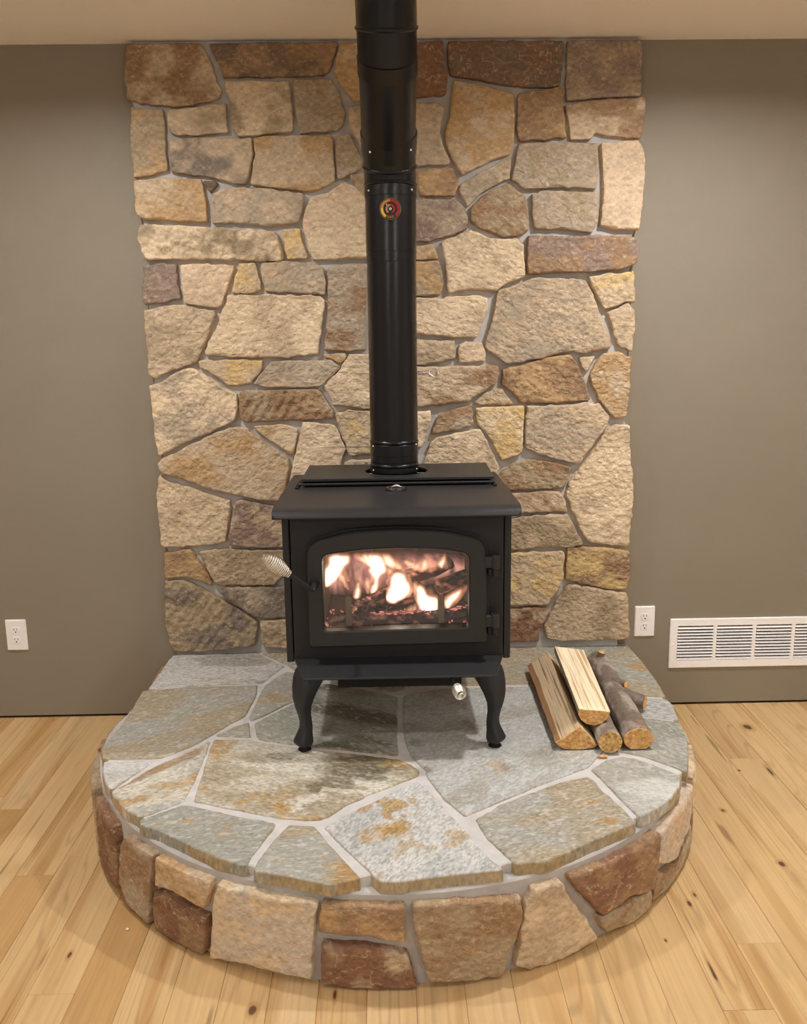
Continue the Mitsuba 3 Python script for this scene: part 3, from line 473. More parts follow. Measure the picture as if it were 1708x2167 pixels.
PLANK_TONE = {}
KNOTS = [(-0.745, -1.06, 0.010, 0.045), (-0.79, -1.39, 0.006, 0.016), (-0.32, -1.585, 0.012, 0.02), (-0.14, -1.545, 0.006, 0.022), (1.02, -0.80, 0.009, 0.013), (0.79, -1.215, 0.006, 0.014), (0.765, -1.25, 0.006, 0.016),
         (1.33, -0.22, 0.02, 0.03), (1.27, -0.56, 0.007, 0.04), (1.08, -1.085, 0.012, 0.016), (1.17, -0.55, 0.006, 0.007), (1.09, -1.24, 0.008, 0.01), (0.66, -1.39, 0.004, 0.008), (0.735, -1.50, 0.005, 0.05), (-0.95, -0.62, 0.004, 0.006), (-1.30, -1.45, 0.012, 0.05)]
def plank_colour(p, n, uv):
    i = uv.x; o = i * 5.31
    t = cell_rand(dr.floor(i + 0.5), 3, 1); t2 = cell_rand(dr.floor(i + 0.5), 8, 2); t3 = cell_rand(dr.floor(i + 0.5), 5, 6)
    base = mix(mi.Color3f(0.66, 0.45, 0.215), mi.Color3f(0.52, 0.31, 0.12), smoothstep(0.45, 1.0, t))
    base = mix(base, mi.Color3f(0.70, 0.51, 0.275), 0.7 * smoothstep(0.55, 1.0, t2))
    bend = p.x + 0.012 * (fbm(p.x * 5 + o, p.y * 1.5, o, 2) - 0.5)
    wide = fbm(bend * 22 + o, p.y * 1.3 + o, o, 3)
    base = mix(base, mi.Color3f(0.44, 0.225, 0.07), (0.30 + 0.45 * t3) * smoothstep(0.50, 0.74, wide))
    rings = fbm(bend * 13 + o, p.y * 0.9 + o, 4.0, 2)
    line = dr.abs(rings * 9 - dr.floor(rings * 9) - 0.5)
    base = base * (1 - 0.20 * t3 * (1 - smoothstep(0.02, 0.16, line)))
    fine = fbm(bend * 160 + o, p.y * 5 + o, o, 2)
    base = base * (0.90 + 0.2 * fine)
    streak = smoothstep(0.79, 0.87, fbm(bend * 34 + o + 3, p.y * 2.4 + o, 9.0, 3))
    base = mix(base, mi.Color3f(0.20, 0.115, 0.045), 0.6 * streak)
    for x, y, rx, ry in KNOTS:
        d = dr.square((p.x - x) / rx) + dr.square((p.y - y) / ry) + 0.5 * (noise(p.x * 90, p.y * 60, x) - 0.5)
        base = mix(base, mi.Color3f(0.34, 0.17, 0.05), 0.4 * (1 - smoothstep(0.6, 3.0, d)))
        base = mix(base, mi.Color3f(0.09, 0.035, 0.018), 0.9 * (1 - smoothstep(0.15, 0.75, d)))
    return base * mi.Color3f(0.93, 0.93, 0.95)

def mortar_colour(p, n, uv):
    a = fbm(p.x * 30, p.y * 30, p.z * 30, 3)
    return mi.Color3f(0.48, 0.465, 0.45) * (0.8 + 0.4 * a)

def mortar_colour_pale(p, n, uv):
    return mortar_colour(p, n, uv) * mi.Color3f(1.18, 1.19, 1.20)

def wall_colour(p, n, uv):
    return mi.Color3f(0.258, 0.223, 0.169) * (0.965 + 0.07 * fbm(p.x * 3, p.y * 3, p.z * 3, 3))

def wall_bump(p, n, uv):
    return fbm(p.x * 260, p.y * 260, p.z * 260, 2)

def streak_wood(dark, light, fx):
    def fn(p, n, uv):
        q = p.x - 0.03 * p.y + 0.004 * fbm(p.x * 12, p.y * 6, p.z * 12, 2)
        a = fbm(q * fx, p.y * 2.6, p.z * fx, 3)
        b = noise(q * fx * 2.6, p.y * 6, p.z * fx * 2.2)
        c = mix(c3(light), c3(dark), smoothstep(0.50, 0.74, a))
        return c * (0.82 + 0.34 * b)
    return fn

def bark_colour(p, n, uv):
    a = fbm(p.x * 34, p.y * 16, p.z * 34, 3)
    c = mix(c3((164, 153, 142)), c3((124, 110, 98)), smoothstep(0.38, 0.66, a))
    b = fbm(p.x * 60, p.y * 170, p.z * 60, 2)
    c = c * (0.72 + 0.5 * b)
    return mix(c, c3((134, 78, 50)), 0.4 * smoothstep(0.66, 0.74, fbm(p.x * 22 + 3, p.y * 22, p.z * 22, 2)))

def bark_bump(p, n, uv):
    return fbm(p.x * 50, p.y * 150, p.z * 50, 3) + 0.7 * fbm(p.x * 30, p.y * 20, p.z * 30, 3)

def end_colour(dark, light):
    def fn(p, n, uv):
        a = fbm(p.x * 120, p.y * 40, p.z * 120, 3)
        r = noise(dr.sqrt(dr.square(p.x - 0.6) + dr.square(p.z - 0.3)) * 260, 1.0, 2.0)
        return mix(c3(light), c3(dark), smoothstep(0.3, 0.75, a)) * (0.86 + 0.28 * r)
    return fn

def char_glow_colour(p, n, uv):
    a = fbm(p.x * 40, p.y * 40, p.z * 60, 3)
    return mix(mi.Color3f(0.09, 0.04, 0.03), mi.Color3f(0.52, 0.27, 0.20), smoothstep(0.45, 0.75, a))  # reddish patches paint the glow of the burning logs into the char

def char_bump(p, n, uv):
    k = mikit.voronoi(p.x * 60, p.z * 60 + p.y * 20)
    return smoothstep(0.0, 0.25, k[1] - k[0])

def brick_colour(p, n, uv):
    return mix(mi.Color3f(0.20, 0.135, 0.06), mi.Color3f(0.13, 0.09, 0.05), fbm(p.x * 14, p.y * 14, p.z * 14, 3))

def principled(base, rough, spec=0.5, bump=None, height=0.0, eps=1e-3, **more):
    b = {"type": "principled", "base_color": base, "roughness": rough, "specular": spec, **more}
    if bump is not None:
        b = {"type": "bumpmap", "bump": {**proc(bump, eps)}, "scale": height, "bsdf": b}
    return {"type": "twosided", "bsdf": b}

MAT = {
 "stone_face": principled(proc(stone_colour), 0.8, 0.25, stone_bump, 0.0085, 1.0e-3),
 "slab_face": principled(proc(slab_colour), 0.55, 0.4, slab_bump, 0.0032, 1.2e-3),
 "mortar_face": principled(proc(mortar_colour), 0.9, 0.2),
 "mortar_pale": principled(proc(mortar_colour_pale), 0.9, 0.2),
 "wall_paint": principled(proc(wall_colour), 0.55, 0.3, wall_bump, 0.00025),
 "ceiling_paint": principled(col((232, 224, 212)), 0.9, 0.2),
 "room_paint": principled(col((212, 209, 203)), 0.8, 0.2),
 "bounce_carpet_wool": principled(col((196, 192, 186)), 0.95, 0.1),
 "plank_wood": principled(proc(plank_colour), 0.33, 0.45),
 "gap_dark": principled(col((40, 28, 18)), 0.9, 0.1),
 "iron_black": principled(col((37, 37, 39)), 0.42, 0.42),
 "iron_brown": principled(col((33, 31, 33)), 0.5, 0.36),
 "deep_black": principled(col((12, 12, 12)), 0.6, 0.3),
 "pipe_black": principled(col((18, 18, 21)), 0.27, 0.42),
 "chrome": {"type": "twosided", "bsdf": {"type": "roughconductor", "material": "Ag", "alpha": 0.12}},
 "nickel": {"type": "twosided", "bsdf": {"type": "roughconductor", "material": "Ag", "alpha": 0.16}},
 "white_plastic": principled(col((243, 241, 241)), 0.35, 0.5),
 "white_enamel": principled(col((246, 245, 244)), 0.4, 0.5),
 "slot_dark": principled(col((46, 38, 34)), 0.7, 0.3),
 "split_grey": principled(proc(streak_wood((122, 98, 74), (206, 182, 148), 190)), 0.8, 0.2),
 "split_pale": principled(proc(streak_wood((200, 168, 124), (244, 226, 192), 170)), 0.8, 0.2),
 "end_tan": principled(proc(end_colour((196, 142, 84), (224, 182, 122))), 0.85, 0.2),
 "end_rough": principled(proc(end_colour((168, 128, 80), (220, 182, 120))), 0.9, 0.2),
 "bark": principled(proc(bark_colour), 0.85, 0.2, bark_bump, 0.004),
 "inner_bark": principled(col((150, 112, 78)), 0.85, 0.2),
 "charred_wood": principled(proc(char_glow_colour), 0.9, 0.2, char_bump, 0.004),
 "fire_brick": principled(proc(brick_colour), 0.9, 0.2),
 "gauge_yellow": principled(col((206, 170, 70)), 0.4, 0.4), "gauge_orange": principled(col((176, 118, 56)), 0.4, 0.4), "gauge_red": principled(col((150, 32, 36)), 0.4, 0.4),
 "gauge_black": principled(col((34, 24, 22)), 0.35, 0.5), "gauge_bronze": principled(col((120, 96, 58)), 0.3, 0.6, metallic=0.6),
 "pane_glass": {"type": "thindielectric", "int_ior": 1.45},
 "can_white": principled(col((236, 232, 224)), 0.6, 0.3),
 "ember_skin": {"type": "diffuse", "reflectance": {"type": "rgb", "value": 0.0}},
 # a flame is a thin glowing gas: dense in its core and thin towards its edges (density in uv.x)
 "flame_gas": {"type": "mask", "opacity": proc(lambda p, n, uv: dr.clip(uv.x, 0.0, 1.0)), "bsdf": {"type": "diffuse", "reflectance": {"type": "rgb", "value": 0.0}}},
}
scene.update(MAT)

# ---------------------------------------------------------------- the room
H, X0, X1, YB = 2.44, -4.6, 4.7, -7.2
def quad(a, b, c, d): return np.array([a, b, c, d], float), np.array([[0, 1, 2], [0, 2, 3]])
add("wall_back", box(X0, X1, 0.0, 0.10, 0.007, H), "wall_paint"); structure("wall_back", "greige painted wall behind the stone chimney")
add("wall_left", box(X0 - 0.1, X0, YB, 0.1, 0.0, H), "room_paint"); structure("wall_left")
add("wall_right", box(X1, X1 + 0.1, YB, 0.1, 0.0, H), "room_paint"); structure("wall_right")
add("wall_front", box(X0, X1, YB - 0.1, YB, 0.0, H), "room_paint"); structure("wall_front")
PIPE_X, PIPE_Y, PIPE_R = 0.0215, -0.36, 0.0785
ROOF_Y = -0.672
holes = [arc(x, y, CAN_R, CAN_R, 0, 345, 24) for x, y, *_ in LAMPS] + [arc(PIPE_X - 0.006, ROOF_Y - 0.02, 0.1, 0.1, 0, 345, 24)]
add("ceiling", plate([(X0, YB), (X1, YB), (X1, 0.1), (X0, 0.1)], holes, 0.012, 0.0, 0.0, lambda u, v, w: (u, v, H + w)), "ceiling_paint")
structure("ceiling", "cream painted ceiling above the stone chimney")
for x, y, power, where in LAMPS:
    k = thing("ceiling_lamp", "round recessed ceiling lamp, " + where, "lamp", "recessed ceiling lamps")
    add("can", lathe([(CAN_R + 0.012, -0.004), (CAN_R + 0.010, -0.007), (CAN_R, -0.004), (CAN_R, CAN_DEPTH), (0.0, CAN_DEPTH + 0.004)], (x, y, H), (0, 0, 1), 32), "can_white", k, 30)
    t = np.linspace(0, 2 * np.pi, 28, endpoint=False); z = H + CAN_DEPTH - 0.004
    disc = (np.vstack([[[x, y, z]], np.c_[x + DISC_R * np.cos(t), y + DISC_R * np.sin(t), np.full(28, z)]]), np.array([[0, (i + 1) % 28 + 1, i + 1] for i in range(28)]))
    scene[k + "__lens"] = mikit.ply(disc, "can_white", emitter={"type": "area", "radiance": {"type": "rgb", "value": [float(c) for c in LAMP_RGB * power]}})

for x, y, power in FILL_DOMES:
    k = thing("fill_dome_lamp", "added round dome fill lamp on the ceiling out of view, " + ("left" if x < 0 else "right") + " of the two", "lamp", "added fill dome lamps")
    add("base", lathe([(0.0, -0.022), (0.17, -0.022), (0.175, -0.018), (0.175, -0.002)], (x, y, H), (0, 0, 1), 32), "can_white", k, 30)
    scene[k + "__glass"] = mikit.ply(lathe([(0.0001, -0.105)] + [(0.16 * math.sin(a), -0.022 - 0.083 * math.cos(a)) for a in np.linspace(0.2, 1.57, 8)], (x, y, H), (0, 0, 1), 32), "can_white", emitter={"type": "area", "radiance": {"type": "rgb", "value": [float(c) for c in LAMP_RGB * power]}})

# floor: planks running towards the wall
right = [0.488 + 0.113 * i for i in range(16)]
left = [-0.733 - 0.107 * i for i in range(15)]
mid = list(np.linspace(-0.733, 0.488, 12))
edges = sorted(left[1:] + mid + right[1:])
FX0, FX1, FY = edges[0], edges[-1], -2.7
add("floor", join(box(X0, X1, YB, 0.1, -0.05, -0.019), box(X0, FX0, FY, 0.0, -0.03, 0.0), box(FX1, X1, FY, 0.0, -0.03, 0.0)), "plank_wood")
add("bounce_carpet", box(X0, X1, YB, FY, -0.019, 0.004), "bounce_carpet_wool", "floor", label="added unseen pale grey floor cover that keeps bounced light neutral")  # added out of view so the floor bounces less orange light
structure("floor", "honey coloured maple plank floor")
CUTS = {1.166: [-0.463], 1.279: [-1.098], 1.053: [-1.29], 0.827: [-1.408], 0.94: [-1.75], -1.267: [-0.70], -0.84: [-1.52], -0.733: [-1.85], -1.157: [-1.75]}
def plank(x0, x1, y0, y1, i):
    b, g = 0.0011, 0.0003
    x0, x1, y0, y1 = x0 + g, x1 - g, y0 + g, y1 - g
    z = random.uniform(-0.0003, 0.0003)
    V = [(x0, y0, -0.019), (x1, y0, -0.019), (x1, y1, -0.019), (x0, y1, -0.019), (x0, y0, z - b), (x1, y0, z - b), (x1, y1, z - b), (x0, y1, z - b),
         (x0 + b, y0 + b, z), (x1 - b, y0 + b, z), (x1 - b, y1 - b, z), (x0 + b, y1 - b, z)]
    F = [(8, 9, 10), (8, 10, 11)]
    for s in (0, 4):
        for k in range(4):
            a, c = s + k, s + (k + 1) % 4
            F += [(a, c, c + 4), (a, c + 4, a + 4)]
    add("plank", (np.array(V), np.array(F)), "plank_wood", "floor", uv=np.tile([float(i), 0.0], (12, 1)))
n_plank = 3
for x0, x1 in zip(edges[:-1], edges[1:]):
    cuts = next((c for k, c in CUTS.items() if abs(k - x0) < 0.03), None) or [-0.35 - 1.9 * random.random()]
    ys = [FY] + sorted(cuts) + [-0.001]
    for y0, y1 in zip(ys[:-1], ys[1:]):
        plank(x0, x1, y0, y1, n_plank); n_plank += 1

# ---------------------------------------------------------------- stone chimney wall
def on_wall(u, v, h): return u, -0.028 - h, v
outline = shapely.union_all([Polygon(s[4]).buffer(0.022) for s in WALL_STONES]).buffer(0.02).buffer(-0.05).union(shapely.box(-0.79, 0.25, 0.88, 0.36))
if outline.geom_type != "Polygon": outline = max(outline.geoms, key=lambda g: g.area)
ring = np.asarray(Polygon(outline.exterior).simplify(0.004).exterior.coords)[:-1]
ring = np.array([(x, H - 0.001 if z > H - 0.06 else (0.25 if z < 0.30 else z)) for x, z in ring])
structure("wall_chimney", "fieldstone chimney wall of tan and brown stones in grey mortar")
add("mortar", plate(ring, [], 0.0, 0.028, 0.002, lambda u, v, w: (u, -w, v)), "mortar_face", "wall_chimney")
for k, (a, b, relief, proud, pts) in enumerate(WALL_STONES):
    style = 1 if relief == 9 else 0
    mesh = relief_stone(pts, proud / 1000 * 0.72, relief / 1000, on_wall, 100 + k, style=style)
    add("stone", mesh, "stone_face", "wall_chimney", smooth=True, uv=np.tile([float(STONE_ID[k]), 0.0], (len(mesh[0]), 1)))

# ---------------------------------------------------------------- hearth
HT = 0.262
RC, RY = 0.925, -0.61
def dshape(r, n=64, cx=0.0):
    return np.vstack([[(cx - r, -0.002)], arc(cx, RY, r, r, 180, 360, n), [(cx + r, -0.002)]])
def side_x(x, y):   # the left flank runs a little inwards towards the wall
    k = np.clip((np.asarray(y, float) + 0.66) / 0.3, 0, 1); k = k * k * (3 - 2 * k)
    return x + 0.006 + np.where(np.asarray(x) < 0, 0.034, 0.0) * k
def dshape_base(r):
    P = np.vstack([[(-r, -0.002)], [(-r, y) for y in np.linspace(-0.1, -0.55, 8)], arc(0, RY, r, r, 180, 360, 64), [(r, -0.002)]])
    return np.stack([side_x(P[:, 0], P[:, 1]), P[:, 1]], 1)
hearth = thing("hearth", "raised curved stone hearth under the black stove", "hearth")
add("mortar_base", plate(dshape_base(0.905), [], 0.0, 0.232, 0.004, lambda u, v, w: (u, v, w)), "mortar_face", hearth, 30)
bed = shapely.union_all([Polygon(s[5]).buffer(0.02) for s in SLABS]).buffer(-0.030).intersection(Polygon(dshape(0.90, 64, 0.01)))
if bed.geom_type != "Polygon": bed = max(bed.geoms, key=lambda g: g.area)
bed = bed.union(shapely.box(-0.78, -0.3, 0.85, -0.003)).union(shapely.box(-0.5, -1.1, 0.5, -0.003))
bed = np.asarray(Polygon(bed.exterior).simplify(0.003).exterior.coords)[:-1]
add("mortar_joint", plate(bed, [], 0.231, HT - 0.0045, 0.003, lambda u, v, w: (u, v, w)), "mortar_pale", hearth, label="pale grey mortar joints between the flagstones")
for k, (a, b, ru, an, relief, pts) in enumerate(SLABS):
    mesh = relief_stone(pts, 0.030, relief / 1000 * 0.55, lambda u, v, h: (u, v, HT - 0.030 + h), 300 + k, step=0.008, shoulder=0.005, sunk=0.0, wobble=0.003, corner=0.004, grow=0.0015, lean=0.004)
    add("flagstone", mesh, "slab_face", hearth, smooth=True, uv=np.tile([float(SLAB_ID[k]), 0.0], (len(mesh[0]), 1)))
def on_riser(s, z, h):
    r = 0.905 + h; q = RC * math.pi / 2
    sc = np.clip(s, -q, q); t = sc / RC
    y = RY - r * np.cos(t) + np.abs(s - sc)
    return side_x(r * np.sin(t), y), y, z
for k, (a, b, relief, pts) in enumerate(RISER_STONES):
    mesh = relief_stone(pts, 0.026, relief / 1000 * 0.7, on_riser, 400 + k, shoulder=0.012)
    add("riser_stone", mesh, "stone_face", hearth, smooth=True, uv=np.tile([float(RISER_ID[k]), 0.0], (len(mesh[0]), 1)))

# ---------------------------------------------------------------- stove
SX = 0.0225
stove = thing("wood_stove", "black cast iron wood stove with a glazed door and lit fire", "stove")
bx0, bx1, by0, by1, bz0, bz1 = SX - 0.305, SX + 0.305, -0.832, -0.24, 0.53, 0.962
body = mbox(bx0, bx1, by0, by1, bz0, bz1, 0.006) - mbox(bx0 + 0.05, bx1 - 0.05, -0.80, -0.33, 0.565, 0.87) - mbox(-0.2, 0.235, -0.9, -0.7, 0.612, 0.868)
add("body", man(body), "iron_brown", stove)
for s in (-1, 1):   # side shields stand off the body
    xa = SX + s * 0.331
    add("side_shield", box(min(xa, xa - s * 0.021), max(xa, xa - s * 0.021), -0.80, -0.26, 0.512, 0.958, r=0.003), "iron_black", stove)
    xs = SX + s * 0.305
    add("shield_bracket", box(min(xs, xs + s * 0.008), max(xs, xs + s * 0.008), -0.60, -0.56, 0.60, 0.85), "deep_black", stove)
# top plate with its rolled front
prof = [(-0.24, 0.963), (-0.24, 0.985), (-0.825, 0.985), (-0.843, 0.9835), (-0.857, 0.979), (-0.868, 0.9715), (-0.8745, 0.963), (-0.874, 0.9595), (-0.870, 0.958), (-0.80, 0.963)]
cs = m3.CrossSection([np.array(prof, float)], m3.FillRule.NonZero)
slab = m3.Manifold.extrude(cs, 0.704).transform(np.array([[0, 0, 1, SX - 0.352], [1, 0, 0, 0], [0, 1, 0, 0]], float))
plan = m3.CrossSection([rrect(SX - 0.350, SX + 0.350, -0.8745, -0.24, 0.014)], m3.FillRule.NonZero)
slab = slab ^ m3.Manifold.extrude(plan, 0.2).translate((0, 0, 0.88))
add("top_plate", man(slab), "iron_black", stove, 25)
# raised cooking deck with the hole for the pipe
deck = [(SX - 0.300, -0.502), (SX + 0.3145, -0.502), (SX + 0.323, -0.20), (SX - 0.299, -0.20)]
hole = arc(PIPE_X + 0.006, PIPE_Y + 0.012, 0.104, 0.104, 0, 355, 40)
add("upper_deck", plate(deck, [hole], 1.004, 1.012, 0.0015, lambda u, v, w: (u, v, w)), "iron_black", stove)
add("deck_support", join(box(SX - 0.295, SX + 0.305, -0.46, -0.445, 0.985, 1.004), box(SX - 0.30, SX - 0.285, -0.445, -0.21, 0.985, 1.004), box(SX + 0.295, SX + 0.31, -0.445, -0.21, 0.985, 1.004), box(SX - 0.28, SX + 0.29, -0.225, -0.21, 0.985, 1.004)), "deep_black", stove)
add("rail", box(SX - 0.310, SX + 0.318, -0.505, -0.490, 0.990, 0.998, r=0.003), "iron_black", stove)
for s in (-1, 1):
    xe = SX + 0.002 + s * 0.314
    add("rail_bracket", box(xe - 0.006, xe + 0.006, -0.53, -0.40, 0.985, 0.990, r=0.002), "deep_black", stove)
# medallion
med = add("medallion", lathe([(0.0, 0.008), (0.018, 0.008), (0.024, 0.009), (0.030, 0.0085), (0.0325, 0.005), (0.033, 0.0)], (SX, -0.575, 0.985), (0, 0, 1), 40), "gauge_black", stove, 30, label="round badge on the stove top with chrome relief")
add("relief", join(tube([(SX - 0.016, -0.583, 0.9945), (SX - 0.008, -0.572, 0.997), (SX + 0.002, -0.566, 0.998), (SX + 0.011, -0.571, 0.997), (SX + 0.019, -0.580, 0.9945)], [0.001, 0.004, 0.005, 0.004, 0.001], 8), *[box(SX + 0.027 * math.cos(t) - 0.0013, SX + 0.027 * math.cos(t) + 0.0013, -0.575 + 0.027 * math.sin(t) - 0.0013, -0.575 + 0.027 * math.sin(t) + 0.0013, 0.992, 0.9955) for t in np.linspace(0, 6.28, 19)[:-1]]), "chrome", med, 30)
# door
def front(u, v, w): return u, -w, v
outer = np.vstack([arc(-0.222, 0.592, 0.011, 0.011, 180, 270, 4), arc(0.265, 0.597, 0.011, 0.011, 270, 360, 4),
                   [(0.274, 0.80), (0.272, 0.845)], arc(0.222, 0.852, 0.049, 0.046, 5, 70, 7), [(0.17, 0.9135), (0.113, 0.9195), (0.065, 0.9225), (0.02, 0.9235), (-0.03, 0.9225), (-0.08, 0.9195), (-0.13, 0.9135)], arc(-0.182, 0.852, 0.050, 0.046, 110, 178, 7), [(-0.2325, 0.80)]])
inner = np.vstack([arc(-0.180, 0.640, 0.012, 0.012, 180, 270, 4), arc(0.213, 0.645, 0.012, 0.012, 270, 360, 4), [(0.225, 0.80)], arc(0.200, 0.834, 0.025, 0.022, 0, 75, 5), [(0.16, 0.864), (0.11, 0.8685), (0.02, 0.8715), (-0.07, 0.8685), (-0.13, 0.862)], arc(-0.166, 0.836, 0.025, 0.021, 105, 180, 5)])
door = add("door", plate(outer, [inner], 0.838, 0.870, 0.004, front), "iron_black", stove, 25)
grow = np.array([0.02, 0.745]) + (outer - [0.02, 0.745]) * [1.035, 1.035]
add("door_seat", plate(grow, [inner], 0.826, 0.839, 0.003, front), "iron_brown", stove, 25)
pane = np.array([0.02, 0.75]) + (inner - [0.02, 0.75]) * [1.04, 1.04]
add("pane", (np.array([(u, -0.842, v) for u, v in pane]), np.asarray(m3.triangulate([pane.astype(np.float32)]))), "pane_glass", door, label="clear glass pane in the stove door")
for z in (0.815, 0.640):   # hinges: a lug on the door, a knuckle on a pin
    h = add("hinge", join(box(0.262, 0.300, -0.868, -0.850, z - 0.008, z + 0.026, r=0.003), lathe([(0.0, 0.030), (0.011, 0.030), (0.0125, 0.027), (0.0125, -0.008), (0.011, -0.010), (0.0, -0.010)], (0.300, -0.862, z), (0, 0, 1), 20)), "iron_black", stove, 30)
    add("pin", lathe([(0.0, 0.033), (0.004, 0.033), (0.004, 0.0), (0.0085, -0.008), (0.0085, -0.032), (0.0, -0.033)], (0.300, -0.862, z), (0, 0, 1), 16), "iron_brown", h, 30)
    add("post", box(0.280, 0.300, -0.856, -0.830, z - 0.034, z - 0.012, r=0.003), "iron_brown", h)
# latch: rosette, bent rod, spring coil grip
add("latch_rosette", lathe([(0.0, 0.006), (0.009, 0.006), (0.0145, 0.004), (0.0155, 0.0)], (-0.2145, -0.870, 0.772), (0, -1, 0), 24), "deep_black", door, 30)
e0, e1 = np.array([-0.2145, -0.925, 0.768]), np.array([-0.275, -0.965, 0.829])
add("handle_rod", tube([(-0.2145, -0.872, 0.772), (-0.2145, -0.905, 0.771), (-0.2155, -0.920, 0.7695), e0 + [-0.003, -0.002, 0.003], e0 + (e1 - e0) * 0.3, e1], 0.0065, 12), "iron_brown", door, 40)
g1 = np.array([-0.336, -0.992, 0.884])
add("handle_grip", coil(e1 - (g1 - e1) * 0.05, g1, lambda t: 0.0095 + 0.0125 * math.sin(min(t * 1.02, 1) ** 1.25 * math.pi) ** 1.0 * (1 if t > 0.12 else t / 0.12) if t < 0.97 else 0.008, 15, 0.0019), "nickel", door, 40, label="nickel spring coil handle grip")
# ash lip
add("ash_lip", (lambda: join(
    (np.array([(-0.282, -0.832, 0.534), (0.327, -0.832, 0.534), (0.294, -0.936, 0.513), (-0.247, -0.936, 0.513), (-0.282, -0.832, 0.530), (0.327, -0.832, 0.530), (0.294, -0.938, 0.509), (-0.247, -0.938, 0.509)]),
     np.array([(0, 3, 2), (0, 2, 1), (4, 5, 6), (4, 6, 7), (3, 7, 6), (3, 6, 2), (0, 4, 7), (0, 7, 3), (1, 2, 6), (1, 6, 5), (0, 1, 5), (0, 5, 4)])),
    tube([(-0.247, -0.937, 0.5125), (0.294, -0.937, 0.5125)], 0.003, 8),
    tube([(-0.282, -0.832, 0.534), (-0.247, -0.937, 0.5125)], 0.0022, 8), tube([(0.327, -0.832, 0.534), (0.294, -0.937, 0.5125)], 0.0022, 8)))(), "iron_black", stove)
add("ash_box", box(-0.160, 0.209, -0.80, -0.42, 0.428, 0.531, r=0.003), "deep_black", stove)
kn = add("air_control", tube([(0.166, -0.80, 0.5235), (0.168, -0.93, 0.506), (0.183, -0.985, 0.493)], 0.0032, 8), "deep_black", stove, 30)
add("knob", coil((0.1815, -0.972, 0.4965), (0.190, -1.012, 0.485), lambda t: 0.011 + 0.006 * math.sin(t * math.pi) if t < 0.8 else 0.0145 * max(1 - ((t - 0.8) / 0.2) ** 2, 0.0) ** 0.5 + 0.001, 11, 0.0021), "nickel", kn, 40, label="nickel spring coil knob on the air control rod")
# cabriole legs
LEG = [(0.5165, 0.212, 0.400), (0.503, 0.190, 0.384), (0.485, 0.178, 0.352), (0.455, 0.172, 0.318), (0.425, 0.174, 0.290), (0.398, 0.184, 0.272), (0.372, 0.198, 0.268), (0.347, 0.206, 0.272), (0.330, 0.203, 0.274), (0.312, 0.188, 0.273), (0.293, 0.170, 0.276), (0.284, 0.174, 0.275), (0.274, 0.192, 0.266)]
def leg(sx, sy):
    """Rows of (z, outer, inner): the leg's silhouette seen from the front, in units of 0.6 m from a line 0.41 m outside the middle."""
    u = lambda q: (-0.3525 + (q - 0.1) * 0.5535)
    rows, n = [], 24
    for z, o, i in LEG:
        xo, xi = u(o), u(i)
        rows.append((z, (xo + xi) / 2, (xi - xo) / 2))
    foot = rows[-1][1]
    V = []
    t = np.linspace(0, 2 * np.pi, n, endpoint=False)
    for z, c, r in rows:
        off = c - foot
        cx = SX - 0.001 + (c if sx < 0 else -c)
        cy = (-0.858 if sy < 0 else -0.30) + (off if sy < 0 else -off) * 0.75
        q = np.cos(t), np.sin(t)
        pw = 0.5
        sq = np.stack([np.sign(q[0]) * np.abs(q[0]) ** pw, np.sign(q[1]) * np.abs(q[1]) ** pw], 1)
        rot = np.array([[math.cos(0.785), -math.sin(0.785)], [math.sin(0.785), math.cos(0.785)]])
        p = sq @ rot.T; p /= np.abs(p[:, 0]).max()
        V.append(np.c_[cx + r * p[:, 0], cy + min(r, 0.036) * p[:, 1], np.full(n, z)])
    F = []
    for k in range(len(rows) - 1):
        i = np.arange(n); j = (i + 1) % n
        F += [np.stack([k * n + i, (k + 1) * n + j, k * n + j], 1), np.stack([k * n + i, (k + 1) * n + i, (k + 1) * n + j], 1)]
    V = np.vstack(V + [[V[0].mean(0)], [V[-1].mean(0)]])
    i = np.arange(n); j = (i + 1) % n; m = (len(rows) - 1) * n
    F += [np.stack([i, j, np.full(n, len(V) - 2)], 1), np.stack([m + j, m + i, np.full(n, len(V) - 1)], 1)]
    k = add("leg", (V, np.vstack(F)), "iron_black", stove, 35)
    ym = -0.79 if sy < 0 else -0.33
    xm = V[-2][0]
    add("mount", box(xm - 0.03, xm + 0.03, min(ym, V[-2][1]) - 0.012, max(ym, V[-2][1]) + 0.012, 0.512, 0.5305), "deep_black", k) if sy > 0 else add("mount", box(xm - 0.03, xm + 0.03, -0.846, -0.80, 0.512, 0.5305), "deep_black", k)
    c = V[-1]
    add("foot_pad", lathe([(0.0, 0.014), (0.014, 0.014), (0.015, 0.008), (0.019, 0.004), (0.019, 0.0), (0.0, 0.0)], (c[0], c[1], HT - 0.001), (0, 0, 1), 20), "deep_black", k, 30)
for sx in (-1, 1):
    for sy in (-1, 1): leg(sx, sy)
